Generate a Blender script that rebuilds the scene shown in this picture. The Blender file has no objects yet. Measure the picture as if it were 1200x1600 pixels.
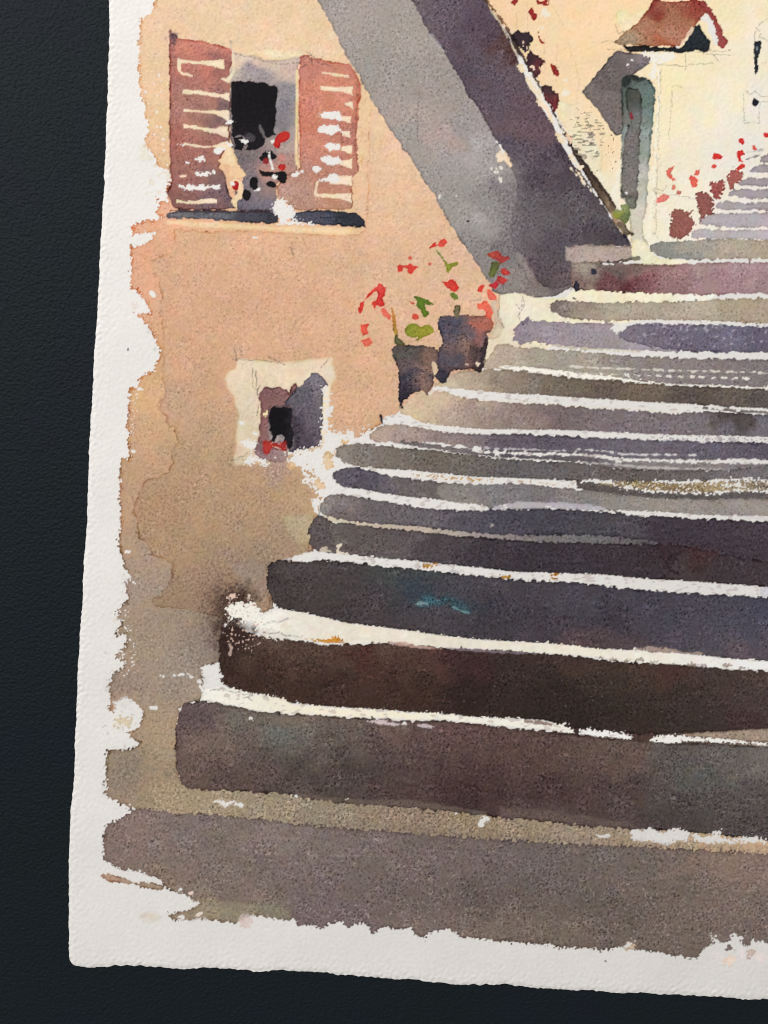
# A watercolour painting on deckle-edged paper lying on a dark grained table top.
# The washes are computed in the plane of the sheet (measured from the photograph, then rectified with one
# homography into sheet metres) and become real, slightly raised areas of the sheet, one mesh per painted motif.
import bpy, math
import numpy as np
from mathutils import Matrix, Vector

RS = np.random.RandomState(7)
scene = bpy.context.scene
C = scene.collection

# ------------------------------------------------------------------ camera and the sheet's plane
FOV = math.radians(60.0)          # along the long (vertical) side
DIST, TILT = 0.305, math.radians(-1.5)
SHEET_ROT = math.radians(-2.9)    # the sheet lies a little askew on the table

def rectify(u, v):
    """measured coordinates -> metres on the table plane"""
    t = math.tan(FOV / 2)
    x = (u - 600.0) / 800.0 * t
    y = -(v - 800.0) / 800.0 * t
    c, s = math.cos(TILT), math.sin(TILT)
    oy, oz = -DIST * s, DIST * c
    dx, dy, dz = x, y * c + s, y * s - c
    k = -oz / dz
    X, Y = k * dx, oy + k * dy
    cr, sr = math.cos(-SHEET_ROT), math.sin(-SHEET_ROT)
    return X * cr - Y * sr, X * sr + Y * cr      # into the sheet's own axes

# ------------------------------------------------------------------ sampling grid of the sheet
ST = 1.3
U = np.concatenate([np.arange(96, 1214, ST), np.arange(1214, 1642, 5.0)])
V = np.concatenate([np.arange(-300, -12, 5.0), np.arange(-12, 1572, ST)])
NU, NV = len(U), len(V)
UU, VV = np.meshgrid(U, V)

def field(lam, seed, aniso=1.0):
    r = np.random.RandomState(seed)
    f = np.fft.rfft2(r.standard_normal((NV, NU)))
    ky = np.fft.fftfreq(NV)[:, None]; kx = np.fft.rfftfreq(NU)[None, :]
    k = np.hypot(kx * aniso, ky) * lam / ST
    f *= np.exp(-((k - 0.85) / 0.55) ** 2)
    n = np.fft.irfft2(f, s=(NV, NU))
    return (n / n.std()).astype(np.float32)

N = {3: field(3.4, 1), 5: field(5.5, 2), 9: field(9, 3), 16: field(16, 4), 30: field(30, 5), 60: field(60, 6), 140: field(140, 8),
     'h': field(5, 9, 3.5), 'b5': field(5, 12), 'b30': field(30, 13), 'b60': field(60, 14), 'c30': field(30, 15), 'c60': field(60, 16), 'b9': field(9, 17), 'hs': field(11, 19, 5.0)}
NR = {k: np.roll(a, (317, 211), (0, 1)) for k, a in N.items()}

def lin(c):
    c = np.asarray(c, dtype=np.float32) / 255.0
    return np.where(c <= 0.04045, c / 12.92, ((c + 0.055) / 1.055) ** 2.4)

# light falling on the sheet, measured on the finished lamps, so that a pigment keeps its own colour: E(u,v)
def light_field(u, v):
    a = (u - 600.0) / 600.0; b = (v - 800.0) / 800.0
    return EK[0] + EK[1] * a + EK[2] * b + EK[3] * a * a + EK[4] * b * b + EK[5] * a * b
GRAN = 0.31
EK = (0.945, -0.0604, -0.1116, -0.0015, 0.0046, 0.0196)
PAPER = (0.80, 0.780, 0.750)

E = np.ones((NV, NU), np.float32) * 1.0
E[:] = light_field(np.clip(UU, 90, 1240), np.clip(VV, -40, 1600))
canvas = np.empty((NV, NU, 3), np.float32); canvas[:] = PAPER
ident = np.zeros((NV, NU), np.int32)
parts = [('paper_sheet', None, None)]            # (name, parent part index, label)

def part(name, parent=None, label=None):
    parts.append((name, parent, label)); return len(parts) - 1

def box(u0, u1, v0, v1, pad=10):
    return (slice(max(0, np.searchsorted(V, v0 - pad)), np.searchsorted(V, v1 + pad)),
            slice(max(0, np.searchsorted(U, u0 - pad)), np.searchsorted(U, u1 + pad)))

def smooth_poly(p, n=4):
    p = np.array(p, float); out = []
    k = len(p)
    for i in range(k):
        a, b, c, d = p[i - 1], p[i], p[(i + 1) % k], p[(i + 2) % k]
        for t in np.arange(n) / n:
            out.append(0.5 * (2 * b + (c - a) * t + (2 * a - 5 * b + 4 * c - d) * t * t + (3 * b - a - 3 * c + d) * t ** 3) * 0.55
                       + (b + (c - b) * t) * 0.45)
    return np.array(out)

def sd_poly(p, x, y):
    d = np.full(x.shape, 1e9, np.float32); ins = np.zeros(x.shape, bool)
    for i in range(len(p)):
        ax, ay = p[i - 1]; bx, by = p[i]
        ex, ey = bx - ax, by - ay
        L = ex * ex + ey * ey + 1e-9
        t = np.clip(((x - ax) * ex + (y - ay) * ey) / L, 0, 1)
        d = np.minimum(d, (x - ax - t * ex) ** 2 + (y - ay - t * ey) ** 2)
        if ay != by:
            cr = (ay > y) != (by > y)
            ins ^= cr & (x < ex * (y - ay) / (by - ay) + ax)
    d = np.sqrt(d)
    return np.where(ins, d, -d)

def sd_line(p, x, y):
    d = np.full(x.shape, -1e9, np.float32)
    for a, b in zip(p[:-1], p[1:]):
        ex, ey = b[0] - a[0], b[1] - a[1]
        t = np.clip(((x - a[0]) * ex + (y - a[1]) * ey) / (ex * ex + ey * ey + 1e-9), 0, 1)
        w = a[2] + (b[2] - a[2]) * t
        d = np.maximum(d, w - np.hypot(x - a[0] - t * ex, y - a[1] - t * ey))
    return d

def sd_band(p, x, y):
    p = np.array(p, float)
    if p[-1, 0] >= 1195:
        q = p[-1].copy(); k = max(0, len(p) - 3)
        sl = np.clip((p[-1, 1:] - p[k, 1:]) / (p[-1, 0] - p[k, 0] + 1e-6), 0.0, 0.07).mean()
        q[0] += 400; q[1:] += 400 * sl
        p = np.vstack([p, q])
    us = x[0]
    def sm(f):
        uu = np.linspace(-7, 7, 9)
        return np.mean([np.interp(us + k, p[:, 0], f) for k in uu], 0)
    t, b = sm(p[:, 1])[None], sm(p[:, 2])[None]
    d = np.minimum(y - t, b - y)
    return np.minimum(np.minimum(d, x - p[0, 0]), p[-1, 0] - x).astype(np.float32)

TX, TY = (0, 45, 60, 75, 93, 104, 120, 140, 165, 180, 205, 230, 260), (0, 41, 54, 73, 96, 108, 127, 148, 173, 185, 210, 231, 260)
def mix(c):
    """brush colours as noted by eye -> as they measure"""
    c = np.asarray(c, float); L = c @ (0.3, 0.59, 0.11)
    sat = (c.max() - c.min()) / (c.max() + 1e-6)
    k = np.interp(L, (60, 165, 205, 225), (0.80, 0.84, 0.92, 0.98))
    k = k + (0.95 - k) * np.clip((sat - 0.48) / 0.17, 0, 1)
    L2 = L + (np.interp(L, TX, TY) - L) * (1 - 0.6 * np.clip((sat - 0.5) / 0.2, 0, 1))
    m = np.interp(L, (45, 75, 150, 200), (0.6, 1.7, 1.6, 0)) * np.clip(1.3 - 2.2 * sat, 0, 1)   # a touch of mauve, as all the greys here have
    return L2 + (c - L) * k + m * np.array((0.7, -0.6, 0.1))

def shade(cols, s, x, y):
    """one colour, or colours at places blended across the wash"""
    if not isinstance(cols[0], (tuple, list)):
        c = np.empty(x.shape + (3,), np.float32); c[:] = mix(cols); return c
    xw = x + 10 * N['b60'][s] + 4 * N['b30'][s]; yw = y + 7 * N['c60'][s] + 3 * N['c30'][s]
    q = np.array([(c[0], 1.6 * c[1]) for c in cols], float)
    dd = np.hypot(*(q[:, None] - q[None]).transpose(2, 0, 1)) + 1e6 * np.eye(len(q))
    s2 = float(np.clip(0.45 * np.median(dd.min(1)), 7, 40)) ** 2 if len(q) > 1 else 260.0
    acc = np.zeros(x.shape + (3,), np.float32); ws = np.zeros(x.shape, np.float32)
    for (cu, cv, r, g, b) in cols:
        w = 1.0 / ((xw - cu) ** 2 + (1.6 * (yw - cv)) ** 2 + s2) ** 1.45 * 1e5
        acc += w[..., None] * mix((r, g, b)).astype(np.float32); ws += w
    return acc / ws[..., None]

def put(d, cols, s, pid=None, a1=0.7, a2=0.5, a3=0.15, soft=1.4, ring=0.25, rw=1.5, gran=0.07, mott=0.05, alpha=1.0, tint=1.5, flip=False, edge_h=0.0, grow=0.0, streak=0.0):
    nn = NR if flip else N
    x, y = UU[s], VV[s]
    a2 = a2 * (0.55 if a2 < 1.5 else 0.8); edge_h *= 0.6
    d = d + grow + a1 * nn[16][s] + a2 * nn[5][s] + a3 * nn[9][s] + edge_h * nn['h'][s]
    m = np.clip(d / soft + 0.5, 0, 1) * alpha
    if m.max() <= 0: return
    c = shade(cols, s, x, y)
    if tint:
        c = c + (tint * c.mean(-1) / 140.0)[..., None] * np.stack([N['b30'][s] - 0.3 * N[60][s], 0.25 * N[60][s], N['c30'][s] + 0.5 * N['c60'][s]], -1)
    c = lin(np.clip(c, 2, 255)) / E[s][..., None]
    g = gran / 0.07 * GRAN * (1.0 - np.clip(c.mean(-1), 0, 0.9)) ** 2
    g = g * np.clip(1 + 0.24 * N['c60'][s] + 0.18 * N[30][s], 0.45, 1.7)
    pits = np.maximum(N[5][s] + 0.35 * N[3][s], 0) ** 1.35 - 0.42            # pigment sinks into the pits of the paper
    ridge = np.clip(0.55 - np.abs(NR[9][s] + 0.3 * N[5][s]), 0, 1) / 0.55 - 0.22   # and thins out along its ridges and fibres
    den = g * (0.72 * pits - 0.60 * ridge + 0.30 * N[3][s] + 0.25 * N[9][s] + streak * N['hs'][s] * np.clip(0.7 + 0.6 * N[30][s], 0, 2)) + mott * (0.4 * N[16][s] + 0.35 * N['b30'][s] + 0.35 * N[60][s])
    dark = 0
    c = c * np.exp(-den - dark)[..., None]
    if ring:
        rg = 2.0 * ring * np.exp(-((d - 1.3) / (0.95 * rw)) ** 2) * np.clip(0.8 + 0.4 * N[30][s], 0.15, 2)
        c = np.clip(c, 1e-4, 1) ** (1 + np.clip(rg, 0, 2))[..., None]
    canvas[s] = canvas[s] * (1 - m[..., None]) + c * m[..., None]
    if pid is not None:
        sel = m > 0.5
        sub = ident[s]; sub[sel] = pid; ident[s] = sub

def wash(p, cols, pid=None, sharp=False, **k):
    p = np.array(p, float) if sharp else smooth_poly(p)
    s = box(p[:, 0].min(), p[:, 0].max(), p[:, 1].min(), p[:, 1].max())
    put(sd_poly(p, UU[s], VV[s]), cols, s, pid, **k)

def band(p, cols, pid=None, **k):
    q = np.array(p, float)
    u1 = q[-1, 0] + (400 if q[-1, 0] >= 1195 else 0)
    s = box(q[0, 0], u1, q[:, 1].min(), q[:, 2].max() + (30 if u1 > 1500 else 0))
    put(sd_band(p, UU[s], VV[s]), cols, s, pid, **k)

def line(p, cols, pid=None, **k):
    q = np.array(p, float)
    s = box(q[:, 0].min(), q[:, 0].max(), q[:, 1].min(), q[:, 1].max(), 16)
    put(sd_line(p, UU[s], VV[s]), cols, s, pid, **k)

def bare(p, kind='poly', tone=None, **k):
    """paper kept (or scraped) white: goes back to the sheet itself"""
    o = dict(a1=0.8, a2=1.2, a3=0.8, soft=1.3, ring=0, gran=0.012, mott=0.0, tint=0)
    o.update(k)
    c = tone or WHITE
    if kind == 'poly': wash(p, c, 0, **o)
    elif kind == 'band': band(p, c, 0, **o)
    else: line(p, c, 0, **o)

def halo(p, col, alpha=0.5, spread=14.0, smooth=True):
    """wet bleeding of a colour with no edge"""
    p = smooth_poly(p) if smooth else np.array(p, float)
    s = box(p[:, 0].min(), p[:, 0].max(), p[:, 1].min(), p[:, 1].max(), spread * 2.5)
    d = sd_poly(p, UU[s], VV[s]) + 3 * N[16][s] + 0.7 * N[5][s]
    m = 1 / (1 + np.exp(-np.clip(d / spread * 2.6, -30, 30)))
    m *= alpha * np.clip(1 + 0.08 * N[5][s], 0, 1.3)
    c = lin(mix(col)) / E[s][..., None] * np.exp(-0.10 * N[3][s] - 0.15 * N[5][s] - 0.08 * N[9][s])[..., None]
    m = np.clip(m, 0, 1)[..., None]
    canvas[s] = canvas[s] * (1 - m) + c * m

def flecks(p, col, thr=0.9, key=5, pid=None, alpha=0.9, fall=8.0, gate=None):
    """dry-brush specks where only the paper's peaks (or pits) took paint"""
    p = smooth_poly(p)
    s = box(p[:, 0].min(), p[:, 0].max(), p[:, 1].min(), p[:, 1].max())
    d = sd_poly(p, UU[s], VV[s])
    n = NR[key][s] + 0.5 * NR[16][s]
    m = np.clip((n - thr - np.clip(1 - d / fall, 0, 4)) * 3.0, 0, 1) * alpha
    c = (lin(col) / E[s][..., None]) if not isinstance(col, str) else np.array(PAPER, np.float32)
    canvas[s] = canvas[s] * (1 - m[..., None]) + c * m[..., None]
    if pid is not None:
        sub = ident[s]; sub[m > 0.5] = pid; ident[s] = sub

def pencil(*pts, w=0.75, a=0.62, col=(88, 82, 80)):
    q = np.array(pts, float)
    s = box(q[:, 0].min(), q[:, 0].max(), q[:, 1].min(), q[:, 1].max(), 8)
    d = sd_line([(x, y, w) for x, y in pts], UU[s] + 0.8 * N[16][s], VV[s] + 0.8 * NR[16][s])
    m = np.clip(d / 1.4 + 0.5, 0, 1) * a * np.clip(0.85 + 0.4 * N[5][s], 0.1, 1.2)
    c = lin(col) / E[s][..., None]
    m = np.clip(m, 0, 1)[..., None]
    canvas[s] = canvas[s] * (1 - m) + c * m

WHITE = None
class _W: pass
# paper white expressed the way put() expects it is light dependent, so put it straight:
_shade = shade
def shade(cols, s, x, y):
    if cols is None or cols is WHITE:
        c = np.array(PAPER, np.float32) * E[s][..., None]
        return np.where(c <= 0.0031308, c * 12.92, 1.055 * np.clip(c, 0, 4) ** (1 / 2.4) - 0.055) * 255.0
    return _shade(cols, s, x, y)

T = -300
# ---------------- far house wall and lane at the upper right
FARW = part('painted_far_wall', None, 'pale cream wall wash fading to white')
wash([(570, T), (750, 0), (800, 60), (830, 110), (860, 160), (890, 220), (930, 290), (985, 380), (1010, 400), (1100, 380), (1225, 378), (1560, 380), (1560, T)],
     [(780, 20, 238, 200, 158), (850, 60, 243, 214, 172), (820, 120, 238, 205, 165), (900, 100, 241, 208, 165), (950, 20, 246, 208, 165), (930, 60, 247, 212, 168), (900, 150, 240, 212, 172),
      (980, 15, 244, 214, 170), (1000, 130, 243, 224, 188), (1060, 120, 246, 234, 190), (1050, 200, 246, 236, 200), (1120, 140, 243, 234, 208), (1180, 60, 240, 231, 212), (1150, 20, 243, 229, 196),
      (1120, 20, 243, 226, 184), (1180, 180, 233, 229, 217), (1060, 300, 243, 236, 212), (1130, 230, 234, 229, 218), (1030, 360, 241, 234, 214), (1190, 260, 232, 227, 218), (1150, 330, 232, 227, 222),
      (960, 330, 238, 226, 196), (940, 230, 240, 213, 172), (900, 200, 240, 220, 184), (1400, 100, 238, 222, 190), (1400, -200, 240, 215, 180), (900, -200, 240, 205, 165)],
     FARW, sharp=True, ring=0.1, gran=0.022, mott=0.016, tint=1.2)
# ---------------- peach house wall: a first pale wash, then a darker one that stops short of the border
WALL = part('painted_house_wall', None, 'peach wall wash darkening to olive grey towards the bottom')
LEFT = [(243, T), (243, 5), (239, 15), (235, 24), (222, 28), (220, 40), (219, 55), (217, 75), (217, 100), (218, 125), (219, 145), (223, 155), (229, 165), (226, 178), (229, 190), (233, 205), (226, 222),
    (233, 236), (243, 252), (250, 262), (258, 266), (267, 264), (267, 280), (262, 300), (263, 318), (245, 312), (250, 322), (244, 334), (252, 340), (242, 346), (232, 344), (208, 352), (207, 372), (213, 366), (226, 370), (235, 366),
    (238, 374), (228, 380), (216, 384), (205, 386), (205, 453), (213, 456), (222, 466), (230, 476), (236, 488), (224, 489), (212, 489), (218, 497), (226, 503), (232, 510), (239, 520), (243, 530), (249, 545), (252, 551), (247, 562), (243, 573),
    (240, 580), (230, 583), (223, 586), (217, 592), (214, 605), (204, 608), (202, 615), (203, 625), (200, 640), (201, 655), (197, 672), (204, 676), (200, 690), (200, 702), (205, 712), (200, 716), (190, 715), (189, 730), (188, 760), (187, 795),
    (190, 812), (188, 830), (185, 845), (188, 860), (192, 875), (197, 890), (204, 903), (197, 915), (199, 930), (200, 942), (190, 946), (185, 952), (184, 964), (190, 972), (186, 980), (180, 986), (183, 996), (192, 988), (198, 992), (198, 1004), (194, 1012), (181, 1022), (181, 1029),
    (196, 1034), (191, 1044), (180, 1050), (174, 1060), (172, 1080), (172, 1111), (180, 1114), (185, 1104), (190, 1096), (199, 1092), (211, 1097), (221, 1107), (225, 1116), (220, 1127), (214, 1137), (205, 1141), (197, 1142), (205, 1150), (217, 1160), (215, 1166), (203, 1170),
    (190, 1171), (168, 1171), (167, 1200), (165, 1236), (172, 1246), (181, 1250), (190, 1256), (201, 1257), (213, 1263)]
RIGHT = [(207, 1268), (250, 1275), (300, 1280), (300, 1225), (282, 1210), (280, 1110), (290, 1100), (314, 1094), (320, 1076), (317, 1042), (345, 1036), (350, 990), (357, 962), (360, 946), (400, 955), (428, 952), (425, 885), (450, 874), (490, 862), (498, 800), (505, 770), (535, 700),
    (590, 668), (620, 652), (640, 640), (690, 605), (760, 575), (790, 540), (788, 505), (784, 470), (782, 452), (756, 400), (714, 345), (660, 255), (576, 114), (508, -2), (330, T)]
WCOL = [(260, 40, 234, 202, 164), (240, 110, 233, 203, 160), (330, 20, 233, 208, 168), (450, 40, 232, 207, 166), (245, 200, 231, 200, 152), (225, 400, 224, 170, 126), (250, 355, 229, 178, 134), (430, 70, 234, 208, 168), (260, 300, 228, 180, 136),
    (590, 250, 229, 194, 150), (600, 340, 226, 190, 148), (560, 200, 231, 200, 155), (680, 400, 222, 186, 145), (225, 470, 222, 172, 130), (250, 560, 216, 166, 120), (225, 620, 218, 175, 128),
    (225, 680, 205, 162, 122), (215, 720, 190, 152, 116), (200, 780, 190, 150, 118), (205, 840, 176, 146, 116), (225, 890, 166, 143, 122), (215, 920, 164, 142, 122), (210, 1000, 162, 142, 118), (195, 1070, 148, 128, 112), (180, 1100, 186, 152, 114),
    (260, 1000, 158, 138, 116), (300, 980, 150, 132, 112), (280, 1050, 156, 142, 124), (240, 1080, 160, 142, 120), (250, 1150, 160, 138, 110), (200, 1200, 142, 126, 104), (240, 1230, 158, 136, 106), (180, 1235, 148, 128, 108), (290, 1250, 152, 134, 106),
    (320, 1020, 138, 126, 116), (400, -200, 232, 205, 165)]
WCOL = [(u, v, min(r + 5, 246), g + (1 if v < 350 else -1), b + 6) if v < 560 else (u, v, r, g, b) for u, v, r, g, b in WCOL]
WCOL = [(u, v, r * .98, g * .967, b * .95) for u, v, r, g, b in WCOL]
wash(LEFT + RIGHT, WCOL, WALL, sharp=True, a1=1.0, a2=1.5, a3=0.8, soft=1.3, ring=0.6, rw=1.6, gran=0.06, mott=0.04)
for p in ([(213, 372), (226, 365), (240, 366), (232, 378), (216, 384)], [(205, 455), (216, 462), (226, 474), (235, 488), (214, 488)], [(180, 1096), (200, 1090), (222, 1110), (214, 1136), (196, 1142), (182, 1116)]):
    bare(p, a2=1.5, a3=1.2)
wash([(180, 1130), (186, 1119), (196, 1122), (206, 1120), (208, 1130), (197, 1136), (190, 1132), (184, 1138)], (206, 188, 152), WALL, ring=.1, a2=2.4, a3=1.6, alpha=.8)
L2 = [(272, 358), (272, 380), (265, 396), (242, 405), (237, 420), (248, 438), (252, 460), (250, 490), (256, 520), (254, 545), (256, 570), (252, 588), (257, 600), (259, 622), (248, 626), (251, 645), (262, 655), (262, 668), (272, 668), (278, 690), (268, 705), (270, 722), (262, 738), (225, 752),
    (218, 768), (207, 795), (213, 812), (217, 843), (230, 850), (237, 863), (228, 866), (250, 871), (270, 880), (268, 900), (262, 915), (250, 930), (236, 935), (243, 946), (268, 950), (300, 955), (345, 965), (420, 955), (430, 900), (480, 870), (500, 790), (540, 690), (640, 640), (700, 600), (790, 540),
    (790, 470), (768, 400), (724, 345), (672, 262), (612, 170), (582, 130), (576, 200), (574, 300), (571, 358), (560, 368), (500, 367), (400, 361), (330, 362)]
wash(L2, [(u, v, (r + 3) * .975, (g - 1) * .965, (b + 4) * .95) if v < 660 else (u, v, r * .96, g * .95, b * .93) for u, v, r, g, b in [(300, 375, 222, 178, 134), (300, 450, 216, 170, 130), (420, 380, 226, 180, 138), (520, 400, 222, 180, 138), (480, 470, 220, 174, 134), (400, 480, 215, 168, 128), (600, 420, 222, 185, 146), (640, 500, 223, 184, 144), (560, 540, 220, 176, 132), (560, 640, 220, 176, 130),
      (300, 540, 212, 166, 124), (330, 600, 205, 162, 120), (290, 640, 196, 160, 122), (320, 690, 188, 154, 118), (400, 540, 218, 174, 132), (270, 740, 184, 148, 114), (340, 740, 184, 148, 112), (420, 745, 190, 152, 114), (480, 790, 196, 160, 120), (240, 800, 178, 138, 102), (320, 800, 180, 146, 110),
      (400, 820, 176, 144, 112), (460, 830, 168, 144, 110), (300, 860, 172, 140, 104), (330, 920, 150, 118, 96), (270, 930, 160, 132, 104), (380, 870, 148, 128, 108), (440, 850, 160, 132, 106), (420, 790, 178, 142, 108), (620, 650, 212, 176, 140), (600, 250, 233, 198, 160), (590, 180, 235, 204, 164), (620, 330, 229, 193, 152), (700, 560, 220, 184, 146), (720, 440, 224, 188, 150)]],
     None, sharp=True, a1=1.0, a2=0.8, ring=0.22, rw=1.4, gran=0.075, mott=0.05, alpha=0.97, soft=1.6)
wash([(360, 880), (355, 865), (358, 875), (368, 895), (374, 905), (370, 920), (395, 930), (425, 925), (422, 890), (400, 875)], [(385, 890, 146, 126, 108), (410, 915, 150, 125, 104)], None, ring=.05, soft=9, a1=2)
wash([(440, 806), (470, 803), (490, 806), (488, 845), (465, 850), (450, 830), (442, 815)], (176, 156, 120), None, ring=.08, soft=4)
halo([(410, 712), (450, 715), (452, 740), (430, 758), (415, 745)], (168, 138, 124), .75, 10)
halo([(430, 800), (470, 860), (440, 870), (400, 850)], (156, 128, 106), .35, 20)
halo([(250, 1010), (310, 1000), (318, 1080), (250, 1080)], (148, 136, 122), .3, 25)
halo([(175, 1060), (215, 1055), (235, 1080), (200, 1090), (175, 1095)], (132, 116, 112), .4, 12)
halo([(190, 1175), (215, 1180), (205, 1220), (170, 1230)], (128, 118, 104), .5, 10)
halo([(285, 990), (330, 985), (318, 1036), (290, 1045)], (126, 112, 102), .45, 14)
halo([(205, 985), (250, 990), (240, 1030), (205, 1020)], (150, 130, 108), .4, 12)
halo([(255, 1060), (300, 1055), (285, 1095), (255, 1090)], (134, 122, 110), .4, 10)
halo([(180, 1195), (230, 1210), (215, 1245), (172, 1235)], (132, 118, 102), .4, 12)
halo([(240, 1130), (270, 1130), (268, 1180), (235, 1190)], (170, 146, 116), .4, 10)
halo([(285, 890), (340, 880), (345, 925), (300, 930)], (158, 126, 104), .45, 14)
halo([(200, 900), (245, 905), (235, 935), (205, 932)], (150, 134, 122), .45, 8)
halo([(250, 760), (300, 755), (290, 800), (245, 800)], (172, 128, 98), .35, 14)
flecks([(230, 640), (420, 760), (400, 920), (220, 900)], (150, 118, 92), 1.7, 9, alpha=.3)
flecks([(170, 950), (320, 980), (300, 1230), (170, 1230)], (112, 100, 92), 1.9, 9, alpha=.25)
flecks([(195, 1175), (275, 1150), (280, 1215), (200, 1215)], (98, 98, 80), 1.6, 16, alpha=.3)
flecks([(380, 850), (470, 820), (470, 860), (400, 880)], (190, 160, 130), 1.6, 5, alpha=.4)
for a, b, r in ((252, 985, 0), (201, 862, 3), (210, 910, 2), (254, 1056, 2), (300, 1057, 2), (312, 1065, 3), (240, 1105, 4), (210, 705, 2), (260, 460, 0), (402, 666, 3), (400, 372, 3), (220, 608, 3)):
    if r: line([(a - r, b, r * .6), (a + r, b + 1, r * .5)], None, 0, a2=1.2, ring=0, soft=1.2, gran=0, mott=0, tint=0)
line([(238, 459, 4.2), (240, 461, 4)], None, 0, a2=.5, ring=0, soft=1.2, gran=0, mott=0, tint=0)
# stray dry bits along the border
flecks([(176, 960), (200, 945), (215, 1050), (182, 1052)], '', 1.2, 5, 0, fall=4)
flecks([(205, 590), (222, 590), (210, 680), (195, 700)], '', 1.5, 5, 0, fall=3)
flecks([(222, 130), (255, 120), (262, 260), (235, 225)], '', 1.6, 9, 0, fall=6)
flecks([(225, 240), (265, 250), (262, 310), (225, 300)], (226, 216, 190), 1.3, 16, None, alpha=.5, fall=5)
wash([(340, 1250), (352, 1251), (365, 1252), (380, 1256), (375, 1259), (350, 1256), (336, 1254)], None, 0, ring=0, a2=1.5, gran=0, mott=0, tint=0)

# ---------------- upper window
WIN = part('painted_window', None, 'mauve window recess with open red shutters')
wash([(360, 62), (366, 82), (380, 84), (400, 88), (420, 95), (440, 95), (460, 88), (472, 87), (478, 94), (466, 112), (466, 262), (448, 275), (432, 292), (434, 320), (430, 334), (372, 330), (368, 300), (380, 280), (362, 240), (358, 130)],
     [(380, 90, 222, 200, 178), (430, 102, 212, 192, 174), (460, 105, 208, 180, 166), (400, 118, 150, 138, 142), (440, 140, 134, 130, 136), (450, 160, 140, 136, 138), (436, 180, 116, 114, 122), (455, 200, 176, 154, 146), (455, 240, 178, 156, 142), (440, 200, 138, 132, 130),
      (400, 255, 132, 110, 110), (385, 250, 104, 96, 98), (400, 280, 122, 112, 116), (410, 310, 112, 108, 122), (385, 322, 96, 92, 106), (430, 300, 150, 125, 120), (370, 100, 222, 198, 172), (440, 270, 186, 130, 112)], WIN, ring=.18, gran=.06)
wash([(380, 88), (396, 83), (420, 79), (440, 79), (470, 82), (472, 88), (440, 94), (420, 93), (400, 87)], (240, 218, 180), WIN, ring=.1)
OPEN = part('window_opening', WIN, 'near-black opening of the window')
wash([(362, 129), (375, 128), (400, 129), (420, 132), (430, 136), (434, 143), (433, 165), (431, 185), (428, 203), (430, 211), (419, 217), (413, 213), (415, 222), (410, 230), (398, 236), (385, 235), (388, 228), (384, 216), (375, 212), (365, 216), (363, 200), (361, 165)],
     [(380, 140, 26, 23, 28), (420, 160, 24, 22, 26), (390, 220, 30, 28, 32)], OPEN, ring=.05, a2=.5, tint=1, gran=.05)
wash([(366, 218), (378, 214), (384, 226), (378, 235), (367, 233)], (28, 26, 30), OPEN, ring=.05, tint=1)
wash([(383, 212), (390, 209), (398, 212), (398, 222), (390, 223), (384, 218)], (74, 70, 74), WIN, ring=.05)
line([(407, 198, 1.5), (410, 208, 2.5), (413, 215, 1.6)], (100, 97, 98), WIN, ring=0)
line([(366, 130, .8), (365, 210, 1.2)], (34, 30, 34), OPEN, ring=0)
bare([(376, 220), (382, 219), (386, 222), (383, 226), (378, 226)])
SHL = part('shutter', WIN, 'open red slatted shutter with a purple grey corner')
wash([(265, 54), (272, 55), (280, 61), (300, 64), (330, 68), (345, 73), (361, 77), (365, 92), (361, 112), (358, 126), (361, 140), (360, 205), (359, 225), (350, 240), (344, 262), (352, 275), (358, 300), (366, 314), (374, 326), (340, 329), (300, 330), (275, 327), (268, 318), (262, 304), (266, 290), (268, 282), (266, 262), (265, 200)],
     [(300, 75, 214, 128, 104), (340, 80, 212, 126, 106), (270, 70, 150, 96, 92), (320, 105, 206, 118, 98), (355, 90, 140, 90, 88), (269, 130, 170, 100, 88), (269, 220, 172, 96, 84), (310, 130, 182, 112, 98), (345, 165, 118, 92, 92), (345, 190, 112, 92, 96), (300, 160, 172, 116, 100), (300, 185, 176, 116, 98),
      (310, 215, 172, 108, 92), (330, 240, 164, 100, 88), (300, 250, 172, 104, 90), (350, 268, 128, 96, 92), (300, 285, 154, 96, 84), (350, 300, 120, 94, 100), (300, 305, 146, 94, 88), (360, 318, 108, 88, 96), (280, 318, 140, 88, 80)], SHL, ring=.3, gran=.07, mott=.08, a2=.4)
halo([(265, 55), (272, 55), (278, 62), (268, 68)], (90, 72, 84), .85, 3)
CR = [(300, 90, 241, 223, 194), (340, 300, 240, 221, 194)]
def slat(p): band(p, CR, WALL, a1=.4, a2=.7, ring=.12, soft=1.2, gran=.03)
slat([(281, 93, 99), (300, 97, 101), (325, 97, 103), (343, 95, 108), (351, 94, 110)])
line([(281, 95, 2.2), (281, 112, 2), (286, 117, 2.4), (300, 120, .8)], CR, WALL, ring=.12, a2=.6)
slat([(286, 141, 148), (310, 142, 148), (335, 147, 153), (350, 149, 155), (359, 146, 161)])
slat([(288, 172, 175), (315, 173.5, 177.5), (335, 173.5, 179), (350, 174, 185), (359, 172, 195)])
slat([(288, 195, 201), (310, 198, 203), (335, 203, 209), (347, 198, 213), (357, 200, 217)])
slat([(287, 223, 227), (305, 227, 231), (325, 230, 232), (345, 225, 231), (357, 221, 235)])
slat([(277, 313, 317), (295, 316, 320), (315, 313, 319), (325, 310, 319), (340, 312, 318)])
slat([(281, 275, 278), (286, 275, 278), (292, 272, 278)])
line([(347, 125, 1), (357, 128, 3), (366, 112, 1.5), (366, 96, 1)], CR, WALL, ring=.1, a2=.6)
line([(364, 80, 1), (365, 110, 1)], CR, WALL, ring=.1, a2=.5)
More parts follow.
